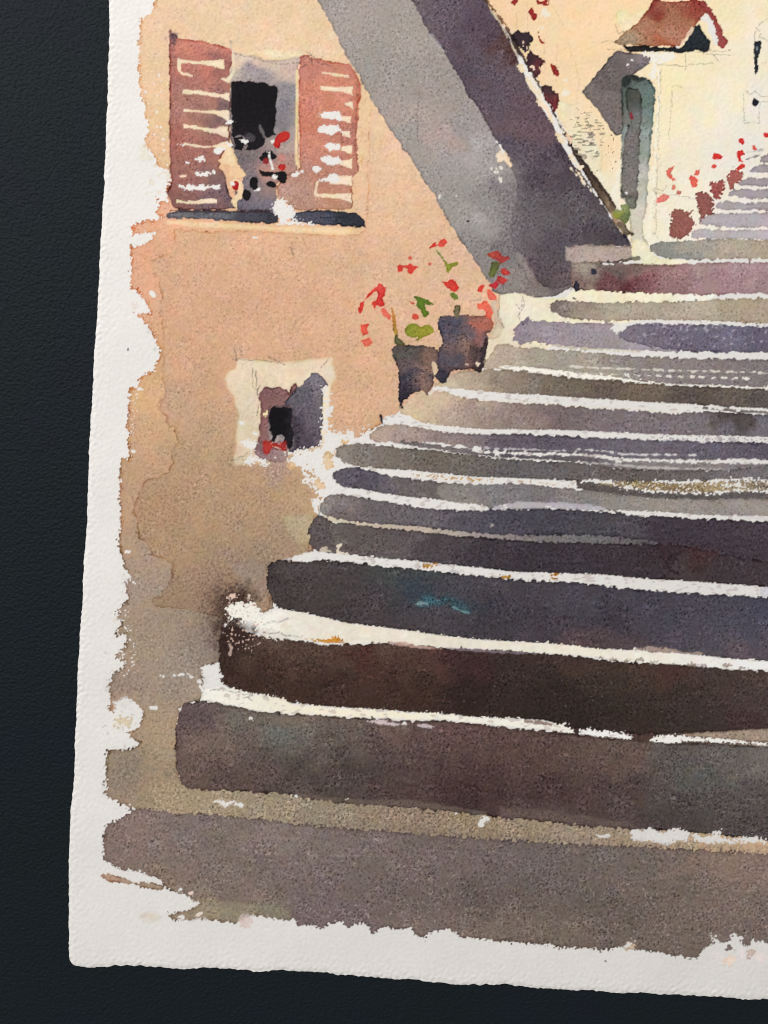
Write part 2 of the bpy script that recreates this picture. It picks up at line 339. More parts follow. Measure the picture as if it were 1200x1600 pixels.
wash([(350, 224), (360, 226), (366, 240), (372, 255), (380, 268), (385, 275), (378, 278), (371, 279), (355, 274), (358, 262), (341, 252), (350, 245), (352, 234)], [(360, 240, 240, 214, 176), (372, 268, 236, 196, 152)], WALL, ring=.15, a2=.8)
wash([(362, 286), (368, 280), (379, 286), (381, 300), (379, 310), (372, 316), (371, 328), (362, 316), (366, 308), (372, 302)], [(375, 290, 240, 214, 176)], WALL, ring=.15, a2=.8)
for p in ([(280, 227), (285, 224), (287, 226), (282, 229)], [(332, 236), (340, 233), (347, 230), (352, 235), (344, 240), (336, 239)], [(355, 225), (364, 223), (366, 229), (357, 230)], [(291, 253), (296, 254), (293, 256)], [(305, 249), (312, 246), (317, 245), (321, 250), (312, 254)], [(305, 271), (310, 268), (316, 271), (326, 268), (331, 272), (318, 276), (308, 276)],
          [(332, 268), (337, 269), (334, 272)], [(280, 290), (290, 291), (297, 287), (306, 291), (318, 290), (326, 291), (345, 290), (343, 295), (325, 297), (303, 298), (288, 297)], [(356, 188), (364, 190), (362, 195), (355, 194)]):
    bare(p, a2=1.4)
SHR = part('shutter', WIN, 'open red slatted shutter with white dry-brush slats and a pale brown foot')
wash([(469, 92), (476, 87), (484, 87), (492, 93), (520, 98), (546, 102), (553, 112), (560, 124), (564, 136), (562, 160), (559, 200), (558, 225), (561, 268), (552, 276), (550, 300), (551, 326), (530, 329), (500, 328), (470, 331), (456, 327), (446, 318), (434, 306), (432, 292), (445, 279), (456, 271), (468, 262), (467, 180), (467, 110)],
     [(480, 105, 196, 118, 102), (500, 125, 214, 132, 104), (480, 150, 208, 124, 100), (520, 160, 212, 132, 106), (480, 200, 204, 118, 94), (500, 220, 208, 130, 104), (480, 245, 200, 122, 100), (470, 265, 184, 128, 112), (555, 150, 200, 116, 92), (556, 215, 178, 102, 84), (540, 220, 188, 118, 98), (540, 290, 184, 118, 92), (520, 322, 196, 140, 108), (470, 300, 186, 140, 118), (445, 300, 180, 138, 122), (500, 320, 184, 132, 108), (460, 320, 170, 128, 110), (510, 270, 188, 122, 100)],
     SHR, ring=.26, gran=.07, mott=.07, a2=.5)
line([(559, 135, 1), (557, 180, 1), (555, 230, 1), (560, 268, .8)], (150, 80, 66), SHR, ring=0, alpha=.7)
line([(534, 208, 1), (534, 262, .8)], (160, 88, 72), SHR, ring=0, alpha=.6)
slat([(501, 136, 143), (525, 137, 143), (538, 137, 146), (551, 137, 150)])
slat([(504, 113.5, 116.5), (520, 116, 120), (545, 119, 123)])
wash([(539, 163), (551, 160), (551, 171)], CR, WALL, sharp=True, ring=.1)
slat([(533, 183, 188), (548, 182, 194)]); slat([(535, 206, 212), (547, 205, 216)]); slat([(533, 230, 235), (550, 227, 243)]); slat([(530, 253, 257), (550, 248, 265)]); slat([(515, 278, 288), (530, 276, 288), (550, 275, 291)])
slat([(493, 303, 309), (520, 304, 310), (535, 303, 312), (549, 303, 317)]); line([(496, 285, 1.5), (493, 304, 1.2)], CR, WALL, ring=.1)
for p in ([(499, 178), (510, 174), (529, 175), (535, 184), (534, 189), (520, 187), (502, 186)], [(496, 204), (504, 197), (520, 194), (533, 200), (534, 207), (515, 211), (500, 209)], [(506, 228), (514, 225), (531, 226), (532, 235), (515, 237)], [(500, 249), (506, 245), (530, 247), (530, 258), (512, 259)], [(497, 283), (512, 277), (522, 270), (530, 278), (530, 286), (510, 285)],
          [(489, 262), (497, 260), (502, 266), (498, 271), (491, 269)], [(455, 274), (464, 269), (474, 267), (468, 275), (458, 279)]):
    bare(p, a2=1.3, a3=.5, grow=-.6)
flecks([(440, 300), (545, 300), (545, 330), (440, 330)], (214, 180, 150), 1.5, 5, alpha=.6)
flecks([(466, 90), (510, 90), (510, 330), (466, 330)], (226, 178, 150), 2.0, 5, alpha=.6)
line([(464, 112, 1.9), (464, 180, 1.7), (463, 240, 2.2), (464, 258, 2)], (242, 222, 182), WALL, ring=.25, a1=.3, a2=.5)
line([(566, 200, 1.2), (566, 240, 1.6), (563, 270, 1)], (236, 206, 162), WALL, ring=.2)
pencil((366, 84), (400, 92), (440, 102), (466, 100), (484, 88)); pencil((484, 84), (490, 104)); pencil((478, 80), (500, 100), (520, 105)); pencil((470, 108), (500, 90))
SILL = part('window_sill', WIN, 'dark blue grey sill in two strokes')
band([(260, 335, 340), (268, 331, 343), (300, 330, 343), (340, 330, 345), (380, 330, 348), (420, 330, 351), (431, 334, 351), (436, 338, 349)], [(270, 337, 108, 108, 112), (320, 337, 96, 98, 106), (400, 340, 74, 76, 88), (425, 340, 62, 62, 72)], SILL, ring=.2, a2=.5)
line([(268, 330, 1.4), (330, 331, 2.2), (400, 331, 2), (425, 330, 1.5)], (66, 48, 56), SILL, ring=0, alpha=.8)
band([(453, 336, 344), (462, 332, 348), (480, 330, 351), (510, 329, 353), (535, 331, 354), (556, 333, 356), (565, 338, 356), (571, 349, 355)], [(470, 340, 78, 80, 96), (520, 342, 68, 74, 88), (560, 346, 50, 54, 64)], SILL, ring=.25, a2=.5)
bare([(430, 316), (436, 313), (444, 314), (452, 322), (461, 326), (460, 336), (455, 343), (452, 347), (470, 346), (491, 350), (488, 353), (460, 352), (432, 352), (438, 342), (432, 334), (426, 326)], a2=2.2, a3=1.2)
band([(262, 346, 350), (300, 346, 357), (400, 352, 359), (440, 353, 363), (500, 355, 366), (540, 357, 369), (552, 357, 363)], (236, 206, 164), WALL, ring=.15, a2=.7, soft=2)
def leaf(p, c, par, name='leaf', **k):
    i = part(name, par); o = dict(ring=.12, a1=.5, a2=.5, soft=1.2, gran=.05, tint=2); o.update(k); wash(p, c, i, **o)
def ell(cx, cy, rx, ry, ang=0, n=9, seed=0, j=.12):
    r = np.random.RandomState(seed + int(cx * 7 + cy)); a = math.radians(ang)
    return [(cx + rx * (1 + j * r.uniform(-1, 1)) * math.cos(t) * math.cos(a) - ry * math.sin(t) * math.sin(a), cy + rx * math.cos(t) * math.sin(a) + ry * (1 + j * r.uniform(-1, 1)) * math.sin(t) * math.cos(a)) for t in np.linspace(0, 2 * math.pi, n, endpoint=False)]
BK = (28, 26, 31)
for p in ([(405, 248), (412, 240), (424, 236), (432, 244), (430, 250), (418, 252), (408, 252)], [(405, 266), (418, 269), (430, 270), (444, 268), (449, 276), (447, 286), (441, 288), (434, 282), (426, 277), (412, 277)], ell(425, 289, 9, 4.2, 5), ell(397, 287, 7.5, 11, -12), ell(386, 306, 6.5, 9, -20)):
    leaf(p, BK, WIN)
leaf(ell(441, 248, 7, 6, 20), (194, 128, 116), WIN, 'blossom')
for p, c in (([(428, 226), (433, 214), (440, 208), (449, 206), (454, 214), (447, 222), (440, 225), (436, 232), (430, 232)], (196, 48, 44)), (ell(441, 263, 6, 5, 10), (194, 48, 46)), (ell(416, 253, 4.5, 5), (150, 48, 50)), (ell(369, 291, 6, 7.5), (188, 34, 38))):
    leaf(p, c, WIN, 'blossom')
bare([(420, 240, 1.2), (423, 250, 1.5), (427, 264, 1.6)], 'line', a2=.4); bare(ell(429, 277, 3.2, 3.6)); bare([(398, 299, 1), (404, 297, 1.6), (406, 290, 1)], 'line', a2=.4); bare(ell(364, 288, 2.5, 3)); bare(ell(427, 222, 2.4, 2.2))

# ---------------- small lower window
SW = part('painted_window', None, 'small cream-framed window with a dark red and grey recess')
wash([(372, 563), (378, 561), (405, 563), (440, 566), (480, 563), (519, 558), (520, 570), (526, 588), (519, 602), (515, 620), (516, 640), (512, 660), (514, 674), (512, 700), (460, 712), (420, 725), (390, 726), (366, 728), (366, 718), (369, 690), (371, 662), (371, 645), (364, 622), (354, 606), (351, 592), (358, 580), (368, 577)],
     [(390, 575, 228, 208, 182), (500, 575, 229, 207, 180), (380, 620, 222, 202, 176), (390, 680, 218, 200, 170), (378, 715, 212, 190, 160), (440, 590, 228, 208, 176), (515, 640, 236, 224, 200), (440, 715, 205, 180, 150)], SW, a2=.8, ring=.3, gran=.05)
pencil((358, 555), (372, 565), (366, 545)); pencil((372, 562), (410, 563), (445, 570), (420, 558)); pencil((515, 560), (500, 578)); pencil((396, 575), (394, 605), (402, 610), (408, 602)); pencil((400, 580), (402, 600), (405, 625), w=1); pencil((375, 715), (400, 700), (410, 690)); pencil((360, 720), (395, 716), (420, 722)); pencil((405, 628), (402, 650))
RED = part('window_jamb', SW, 'dark red side of the recess')
wash([(404, 622), (408, 612), (415, 605), (430, 605), (446, 607), (452, 614), (456, 603), (462, 600), (466, 604), (460, 614), (450, 630), (440, 650), (430, 660), (424, 692), (405, 692), (405, 678), (407, 650), (408, 632)], [(415, 618, 128, 84, 82), (435, 615, 140, 102, 98), (408, 660, 132, 84, 82), (416, 680, 140, 96, 92), (460, 606, 128, 76, 80)], RED, ring=.3)
GREYW = part('shutter', SW, 'dark grey blue shutter shadow of the small window')
wash([(444, 636), (450, 622), (465, 606), (480, 592), (487, 584), (495, 583), (503, 588), (511, 598), (513, 602), (505, 606), (506, 622), (504, 640), (506, 655), (503, 672), (503, 695), (490, 700), (478, 703), (465, 702), (458, 708), (452, 706), (448, 690), (446, 660)],
     [(490, 590, 118, 114, 124), (500, 620, 112, 106, 114), (470, 620, 92, 88, 98), (480, 650, 98, 92, 102), (460, 670, 74, 68, 78), (490, 680, 86, 78, 92), (465, 695, 74, 66, 80), (495, 690, 110, 98, 108)], GREYW, ring=.25, gran=.1, a2=.7)
wash([(418, 640), (455, 634), (462, 690), (456, 704), (440, 696), (425, 694)], [(430, 650, 96, 72, 78), (437, 686, 176, 160, 156), (455, 680, 80, 72, 84)], SW, ring=0, soft=3)
i = part('window_opening', SW, 'black opening of the small window')
wash([(420, 645), (427, 635), (434, 638), (448, 636), (456, 638), (456, 660), (460, 690), (455, 702), (450, 700), (444, 690), (440, 679), (433, 682), (428, 691), (424, 680), (422, 662)], (19, 18, 22), i, ring=0, a2=.5, tint=1)
halo([(450, 640), (466, 652), (468, 696), (454, 704)], (48, 44, 52), .6, 8)
i = part('window_ledge', SW, 'mauve ledge under the small window')
wash([(398, 702), (401, 692), (408, 690), (420, 691), (430, 700), (446, 700), (450, 712), (444, 722), (425, 722), (410, 718), (402, 714)], [(402, 705, 104, 72, 78), (425, 712, 150, 118, 116), (445, 712, 158, 130, 122)], i, ring=.2)
leaf([(411, 690), (418, 689), (426, 692), (436, 693), (446, 690), (448, 700), (444, 705), (437, 703), (431, 698), (425, 701), (419, 710), (412, 709)], [(420, 695, 180, 56, 50), (444, 698, 168, 50, 48)], SW, 'blossom', soft=2.6, a2=1.3)
bare(ell(416, 647, 3, 3.4), tone=(236, 218, 170)); bare(ell(430, 713, 2, 3)); bare(ell(380, 661, 4, 3.5)); bare(ell(398, 678, 6, 2.5, 25))
bare([(380, 690), (390, 687), (400, 690), (402, 697), (394, 704), (384, 698), (378, 692)], a2=2); bare([(382, 722), (395, 712), (410, 718), (420, 724), (418, 728), (405, 722), (388, 728)], a2=2)
# ragged paper left white beside the window, down to the steps
bare([(507, 604), (513, 612), (511, 628), (518, 640), (513, 652), (517, 664), (512, 674), (535, 676), (548, 673), (556, 684), (566, 682), (575, 668), (580, 680), (586, 690), (606, 692), (600, 697), (560, 696), (535, 698), (527, 704), (531, 720), (546, 729), (530, 733), (523, 743), (530, 755), (537, 764), (518, 770), (506, 778), (497, 770),
      (490, 760), (474, 750), (479, 742), (490, 744), (482, 735), (465, 730), (448, 722), (458, 713), (450, 708), (462, 707), (472, 702), (488, 703), (500, 698), (506, 688), (505, 660), (508, 640)], a1=1.2, a2=2.6, a3=2.4)
for p in (ell(455, 727, 6, 5), [(506, 712), (514, 704), (522, 724), (515, 735), (506, 728)], [(490, 752), (500, 748), (508, 762), (498, 764)], ell(540, 690, 7, 3)):
    wash(p, (222, 196, 160), WALL, a2=1.5, a3=1.2, ring=.3)
bare([(488, 782), (497, 778), (502, 786), (496, 796), (500, 803), (492, 800)], a2=1.6)

# ---------------- pale ground right of the pots and under the steps
LAND = part('painted_landing', None, 'cream unpainted landing beside the flower pots')
wash([(782, 462), (805, 458), (840, 466), (880, 466), (900, 452), (1020, 455), (1080, 458), (1080, 478), (960, 510), (900, 512), (870, 520), (860, 545), (800, 560), (755, 562), (760, 530), (775, 520), (787, 512), (778, 498)],
     [(820, 490, 232, 224, 200), (900, 465, 238, 228, 198), (1000, 465, 240, 230, 196), (770, 550, 226, 208, 178)], LAND, sharp=True, ring=.12, gran=.03, a2=.7)
# ---------------- grey parapet with its shadow side
PAR = part('painted_parapet', None, 'light grey sloping parapet of the stairs')
LE = [(317, -300), (494, -2), (510, 27), (525, 56), (540, 88), (558, 114), (566, 132), (576, 150), (600, 190), (625, 226), (646, 256), (665, 288), (678, 304), (686, 322), (700, 346), (714, 369), (725, 384), (736, 400), (750, 422), (763, 440), (770, 456)]
wash(LE + [(785, 462), (805, 459), (835, 467), (870, 462), (898, 446), (896, 425), (885, 395), (900, 384), (800, 262), (690, 60), (500, -300)],
     [(550, 20, 162, 152, 144), (520, 10, 156, 148, 142), (600, 100, 152, 146, 138), (640, 60, 158, 150, 140), (660, 180, 166, 152, 142), (690, 215, 170, 148, 140), (640, 220, 150, 146, 138), (700, 130, 150, 142, 134), (730, 200, 146, 140, 138), (740, 230, 166, 162, 162), (700, 300, 150, 145, 137), (760, 280, 156, 152, 146), (740, 345, 152, 150, 146), (710, 340, 150, 146, 138),
      (780, 330, 132, 128, 126), (790, 300, 118, 113, 116), (750, 400, 132, 128, 124), (790, 390, 108, 104, 106), (800, 440, 138, 128, 120), (840, 455, 124, 114, 108), (770, 450, 128, 122, 118), (870, 440, 100, 92, 94)], PAR, sharp=True, ring=.22, gran=.08, mott=.03, tint=.8, a2=.5)
PSH = part('painted_parapet_shadow', None, 'dark violet grey shaded side of the parapet')
wash([(470, -300), (640, -8), (653, 14), (664, 38), (673, 54), (685, 68), (697, 84), (711, 110), (724, 130), (733, 152), (748, 168), (762, 194), (776, 222), (786, 241), (799, 262), (808, 285), (808, 310), (800, 340), (800, 380), (815, 398), (840, 440), (862, 452), (896, 444), (894, 420), (886, 396), (900, 385), (950, 386), (985, 385), (960, 352), (944, 326), (926, 302), (908, 272),
      (896, 262), (886, 243), (876, 228), (866, 206), (858, 190), (848, 175), (836, 152), (824, 134), (815, 112), (805, 90), (794, 62), (780, 40), (765, 16), (755, 0), (580, -300)],
     [(u, v, r * 1.1 + 4, g * 1.08 + 2, b * 1.08 + 3) if v < 260 else (u, v, r + 2, g - 1, b) for u, v, r, g, b in [(670, 20, 98, 90, 94), (700, 20, 84, 76, 86), (740, 30, 76, 64, 78), (715, 70, 86, 78, 88), (760, 60, 74, 62, 72), (770, 100, 86, 76, 84), (725, 115, 74, 68, 78), (790, 80, 84, 60, 56), (800, 130, 86, 76, 84), (760, 150, 82, 74, 84), (830, 170, 84, 68, 76), (800, 190, 92, 80, 86), (790, 225, 78, 72, 82), (850, 210, 92, 74, 80), (880, 245, 62, 52, 62), (840, 250, 84, 76, 84),
      (820, 280, 74, 69, 78), (860, 280, 86, 80, 86), (900, 290, 78, 74, 80), (850, 330, 96, 94, 96), (910, 340, 88, 88, 90), (950, 370, 72, 68, 74), (870, 380, 82, 80, 86), (850, 430, 86, 78, 82), (880, 440, 96, 86, 88), (820, 350, 96, 93, 96), (820, 395, 98, 92, 96)]], PSH, sharp=True, grow=1.6, ring=.12, gran=.09, mott=.05, a2=.5)
halo([(800, 258), (815, 265), (808, 330), (806, 390), (790, 385), (785, 340), (790, 290)], (120, 115, 116), .8, 19)
halo([(780, 40), (800, 70), (812, 90), (800, 100), (785, 70)], (86, 56, 40), .55, 5); halo([(795, 70), (806, 84), (806, 96), (796, 90)], (84, 46, 46), .6, 5)
wash([(803, 401), (806, 396), (812, 396), (820, 404), (832, 425), (840, 445), (836, 452), (824, 440), (812, 420)], [(808, 400, 138, 128, 126), (832, 445, 128, 116, 110)], PSH, ring=.15, soft=2, alpha=.9)
for p in ([(669, 57), (676, 56), (688, 72), (696, 82), (688, 78)], [(738, 340), (752, 330), (762, 346), (755, 352), (742, 348)]): wash(p, (166, 162, 164), None, soft=3, ring=0, alpha=.6)
wash([(774, 243), (781, 237), (780, 230), (788, 238), (794, 248), (799, 259), (796, 262), (788, 254), (778, 254)], (238, 218, 192), PAR, ring=.15, a2=1.2)
bare([(774, 220, .6), (780, 228, 1.2), (786, 238, .8)], 'line', a2=.4)
for a, b in ((782, 282), (780, 280), (775, 266), (777, 270), (774, 269), (768, 263), (783, 264), (713, 305), (687, 307)): bare(ell(a, b, 1.7, 2.2 if b < 280 else 3), a2=.6, tone=(222, 216, 206))
line([(730, 346, 1.6), (732, 346, 1.4)], (20, 18, 22), PAR, ring=0, a1=0, a2=0)
pencil((656, 146), (652, 185), (654, 226), a=.35, w=.9); pencil((668, 5), (670, 90), a=.22); pencil((645, 148), (660, 146), a=.3)
pencil((720, 428), (740, 350), a=.1)
# rail along the top edge
wash([(872, 164), (880, 158), (895, 170), (901, 182), (903, 196), (930, 215), (938, 245), (940, 272), (950, 290), (960, 296), (962, 312), (955, 330), (930, 290), (905, 250), (885, 215)], [(890, 190, 238, 222, 188), (920, 240, 234, 224, 196), (945, 300, 236, 228, 204)], FARW, ring=.12, a2=.9, gran=.03)
RAIL = part('painted_handrail', None, 'thin brown handrail running down the parapet edge')
line([(757, -2, 2.2), (772, 18, 1.6), (790, 42, 2.6), (800, 60, 3)], (150, 112, 80), RAIL, ring=.2, a2=.7)
line([(800, 60, 3), (806, 76, 3.2), (818, 92, 3), (828, 110, 2.2), (840, 132, 1.8), (850, 152, 1.4), (862, 172, 1.3), (876, 200, 1.5), (890, 228, 2)], (96, 78, 66), RAIL, ring=.15, a2=.8)
line([(886, 218, 1.5), (900, 243, 4), (915, 265, 5.5), (930, 288, 7), (945, 310, 8), (958, 330, 8), (968, 350, 7), (977, 366, 5)], [(895, 235, 66, 52, 46), (915, 268, 72, 58, 50), (928, 285, 92, 74, 60), (938, 308, 150, 124, 92), (946, 300, 70, 56, 46), (955, 330, 172, 146, 112), (965, 355, 176, 150, 120), (955, 318, 96, 78, 60)], RAIL, ring=.3, a2=.6, a1=.5)
line([(915, 258, 1.8), (930, 280, 2.4), (950, 308, 2.2), (962, 326, 1.2)], (58, 46, 40), RAIL, ring=0, alpha=.8)
wash([(972, 368), (976, 366), (981, 372), (980, 376), (974, 374)], (36, 34, 48), RAIL, ring=0)
line([(757, 0, .7), (772, 22, .9), (790, 46, .8), (802, 66, .9), (812, 86, .8), (826, 110, .9), (842, 136, .8), (858, 164, .9), (872, 190, .9), (886, 216, 1.2)], (62, 46, 42), RAIL, ring=0, a2=.5, alpha=.85)
line([(790, 40, .8), (800, 58, 1), (808, 74, 1), (818, 90, .7)], (70, 52, 46), RAIL, ring=0, a2=.5, alpha=.8)
CREAM2 = (240, 222, 190)
for p in ([(765, 17, 1.4), (772, 24, 2.6), (780, 36, 1.2), (792, 60, 1)], [(798, 70, 1.5), (804, 82, 1.6), (812, 94, 1)]): line([(a, b, c * .6) for a, b, c in p], (208, 190, 160), FARW, ring=.1, a2=.8)
for p in ([(808, 102), (816, 102), (821, 110), (815, 114), (810, 108)], [(820, 122), (826, 122), (836, 138), (846, 150), (848, 160), (858, 174), (863, 188), (864, 194), (858, 188), (850, 174), (842, 166), (838, 150), (828, 140)], [(868, 206), (876, 214), (884, 216), (884, 224), (877, 226), (870, 218)], [(888, 240), (896, 246), (902, 258), (898, 256), (890, 250)], [(900, 268), (908, 274), (914, 286), (908, 282)]):
    wash(p, CREAM2, FARW, a2=1.5, ring=.1)
for p in ([(824, 112, .7), (836, 130, 1.2), (848, 150, .7), (856, 160, 1)], [(870, 186, .6), (880, 208, .8)], [(890, 262, .6), (902, 276, 1)], [(912, 284, .7), (925, 302, .6)]): bare(p, 'line', tone=(234, 222, 200), a2=.9)
bare(ell(888, 218, 5, 5), tone=(232, 192, 158), a2=1.4); bare(ell(905, 262, 3, 5, -30), tone=(240, 226, 200), a2=1.4)
# potted flowers hanging on the rail
for p, c, nm in (([(799, 54), (808, 49), (815, 52), (826, 53), (832, 62), (828, 72), (822, 82), (815, 80), (810, 74), (803, 66)], [(812, 60, 60, 46, 54), (825, 70, 66, 52, 60)], 'plum black flower clump at the rail'),
                 ([(822, 90), (828, 82), (840, 88), (850, 97), (844, 108), (843, 117), (836, 123), (830, 116), (824, 112)], [(830, 95, 66, 44, 54), (842, 100, 84, 46, 52), (836, 118, 110, 52, 56)], 'wine red flower clump at the rail'),
                 ([(845, 137), (852, 133), (862, 138), (868, 145), (873, 150), (870, 162), (871, 170), (866, 176), (861, 168), (852, 158), (848, 148)], [(850, 140, 76, 54, 60), (862, 150, 118, 58, 58), (864, 170, 128, 44, 48)], 'brick red flower clump at the rail')):
    i = part('painted_flower_clump', None, nm); wash(p, c, i, ring=.2, a2=1.0)
for p in (ell(817, 69, 1.6, 2.4), ell(823, 74, 1.5, 3), ell(834, 108, 2.4, 4), ell(800, 50, 3, 4)): bare(p, tone=(236, 206, 180))
VINE = part('painted_climbing_flowers', None, 'dark red flower touches on the far wall')
for p in ([(798, 5), (803, 0), (809, -3), (808, 5), (803, 11)], [(825, 20), (831, 14), (834, 22), (839, 26), (837, 33), (833, 35), (829, 28)], [(859, 101), (866, 103), (871, 110), (874, 116), (871, 121), (865, 118)], [(841, 52), (843, 62), (847, 66), (851, 70), (846, 70), (841, 63)], [(838, 2), (846, 4), (856, -2), (854, 6), (858, 11), (848, 9), (839, 8)], [(856, 4), (858, 0), (857, 8)]):
    leaf(p, (158, 46, 42), VINE, 'blossom', a2=.8)
for p in (ell(850, 22, 7, 7), ell(882, 128, 3, 4), ell(881, 147, 5, 5), ell(846, 44, 3, 4, 40)): bare(p, tone=(238, 230, 210), a2=1.6)
flecks([(905, 178), (930, 180), (945, 205), (935, 250), (912, 250), (890, 225), (895, 200)], (136, 128, 114), .4, 'h', alpha=.8, fall=5)
flecks([(890, 170), (960, 175), (965, 260), (920, 270)], (96, 84, 76), 2.0, 5, alpha=.9, fall=2)
for q in (((778, 20), (782, 60)), ((823, 5), (824, 80)), ((858, 5), (878, 35), (886, 65), (896, 95), (905, 120), (900, 160)), ((870, 70), (868, 130)), ((850, 60), (850, 120)), ((806, 20), (808, 50)), ((900, 160), (904, 185)), ((935, 190), (940, 230), (938, 270))): pencil(*q, a=.28, w=.45)
# ---------------- small gabled roof
ROOF = part('painted_roof', None, 'small orange brown gabled roof')
wash([(962, 22), (968, 18), (978, 17), (984, 26), (992, 20), (1004, 14), (1014, 9), (1008, 22), (996, 40), (980, 54), (968, 44), (961, 36)], [(975, 30, 246, 230, 186), (995, 30, 240, 222, 186)], FARW, ring=.2)
wash([(1021, 0), (1040, 3), (1060, 3), (1085, 0), (1096, 4), (1106, 14), (1100, 22), (1092, 34), (1080, 48), (1066, 70), (1058, 76), (1040, 73), (1010, 74), (980, 72), (965, 72), (960, 66), (972, 54), (988, 44), (1002, 28), (1012, 16)],
     [(1030, 4, 138, 58, 50), (1080, 4, 142, 60, 50), (1098, 14, 146, 62, 52), (1040, 30, 164, 104, 74), (1070, 30, 166, 106, 76), (1010, 40, 172, 116, 84), (1020, 60, 168, 108, 78), (1060, 60, 174, 118, 92), (975, 66, 158, 136, 104), (990, 55, 166, 116, 84), (1050, 72, 170, 92, 60)], ROOF, ring=.25, gran=.08)
i = part('gable_shadow', ROOF, 'blue black shadow under the roof')
wash([(972, 73), (1000, 73), (1030, 75), (1055, 74), (1060, 77), (1068, 70), (1078, 54), (1091, 38), (1096, 46), (1102, 58), (1109, 66), (1108, 78), (1102, 83), (1085, 80), (1072, 83), (1056, 84), (1040, 82), (1010, 83), (985, 82)], [(990, 78, 40, 38, 38), (1050, 80, 36, 40, 44), (1090, 60, 42, 52, 58), (1100, 76, 38, 46, 52)], i, ring=.15, a2=.6)
bare(ell(1058, 74, 3, 2.4), a2=.7)
i = part('eave', ROOF, 'brick red eave stroke')
wash([(1088, 6), (1096, 2), (1104, 10), (1112, 18), (1120, 34), (1126, 44), (1129, 56), (1136, 67), (1129, 77), (1120, 74), (1117, 66), (1114, 52), (1108, 36), (1102, 22)], [(1100, 12, 150, 62, 56), (1128, 66, 158, 70, 68)], i, ring=.15, a2=.9)
line([(1096, 30, 2), (1104, 28, 5), (1112, 48, 5), (1118, 70, 3)], None, 0, a2=.9, ring=0, gran=.01, mott=0, tint=0)
wash([(1082, 50), (1072, 62), (1064, 76), (1060, 72), (1070, 58), (1080, 44)], (236, 210, 180), FARW, ring=0, a2=.4, alpha=.8)
for q in (((942, 67), (985, 68)), ((947, 79), (985, 80)), ((1025, 102), (1060, 104), (1115, 100)), ((1108, 78), (1114, 86), (1122, 98)), ((1068, 82), (1140, 81)), ((1070, 84), (1069, 112)), ((1100, 86), (1140, 88)), ((960, 40), (965, 55), (975, 50)), ((972, 55), (980, 60))): pencil(*q, a=.5)
# ---------------- grey diamond of shade and the green doorway
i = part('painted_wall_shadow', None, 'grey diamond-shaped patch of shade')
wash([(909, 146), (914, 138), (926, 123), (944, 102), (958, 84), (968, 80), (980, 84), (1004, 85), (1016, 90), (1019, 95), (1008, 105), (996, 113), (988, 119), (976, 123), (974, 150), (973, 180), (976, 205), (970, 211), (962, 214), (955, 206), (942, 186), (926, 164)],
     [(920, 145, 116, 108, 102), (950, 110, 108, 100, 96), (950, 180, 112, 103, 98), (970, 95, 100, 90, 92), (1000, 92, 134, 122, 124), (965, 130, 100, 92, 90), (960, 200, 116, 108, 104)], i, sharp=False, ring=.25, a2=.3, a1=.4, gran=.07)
DOOR = part('painted_doorway', None, 'tall narrow green grey doorway')
wash([(970, 124), (984, 119), (1004, 121), (1016, 127), (1022, 138), (1023, 155), (1021, 180), (1017, 215), (1013, 260), (1011, 300), (1009, 335), (1004, 345), (1006, 372), (1012, 382), (1012, 396), (990, 394), (984, 372), (982, 340), (980, 325), (974, 312), (968, 308), (968, 270), (971, 200)],
     [(985, 125, 70, 78, 74), (1010, 130, 100, 128, 118), (1018, 150, 92, 116, 108), (1000, 150, 96, 120, 112), (985, 150, 76, 82, 76), (1016, 185, 112, 136, 132), (1010, 220, 134, 150, 144), (1008, 260, 168, 172, 160), (1005, 300, 190, 188, 174), (1002, 335, 204, 200, 182), (995, 370, 206, 200, 178), (975, 250, 150, 156, 144), (970, 290, 196, 194, 172), (980, 185, 110, 108, 100)], DOOR, ring=.35, a2=.6, gran=.06)
wash([(977, 140), (984, 137), (994, 139), (1001, 146), (1002, 154), (1001, 200), (997, 250), (996, 300), (993, 325), (985, 328), (978, 322), (976, 310), (969, 308), (970, 270), (975, 215), (984, 190), (978, 168)], [(985, 145, 68, 78, 70), (990, 160, 84, 92, 86), (980, 160, 82, 80, 72), (995, 190, 108, 112, 108), (985, 230, 112, 110, 104), (985, 290, 122, 118, 112), (975, 308, 70, 70, 66), (988, 318, 112, 116, 100)], DOOR, ring=.22, a2=.5)
wash([(972, 122), (984, 118), (998, 119), (1008, 124), (1000, 128), (990, 126), (984, 130), (977, 138), (972, 134)], (48, 58, 54), DOOR, ring=0, soft=2.5)
for q in (((979, 130), (983, 126)), ((986, 182), (988, 186))): pencil(*q, col=(30, 36, 36), w=1.2)
leaf([(984, 176), (987, 180), (989, 188), (984, 186)], (140, 52, 60), DOOR, 'blossom'); leaf(ell(981, 197, 2.4, 2), (44, 44, 40), DOOR, 'blossom')
leaf([(955, 334), (960, 330), (963, 325), (970, 320), (980, 320), (984, 330), (982, 345), (976, 350), (970, 346), (962, 342)], [(958, 336, 148, 150, 48), (968, 326, 130, 138, 88), (978, 340, 96, 112, 72)], DOOR, 'leaf')
wash([(962, 350), (972, 348), (980, 358), (990, 366), (988, 370), (978, 368), (970, 360)], [(970, 354, 120, 104, 82), (985, 366, 92, 78, 66)], RAIL, ring=.2)
bare([(1000, 84), (1012, 82), (1030, 84), (1048, 84), (1056, 88), (1050, 96), (1036, 98), (1026, 100), (1026, 115), (1022, 124), (1014, 120), (1020, 104), (1014, 92)], a2=1.8, tone=(240, 236, 224))
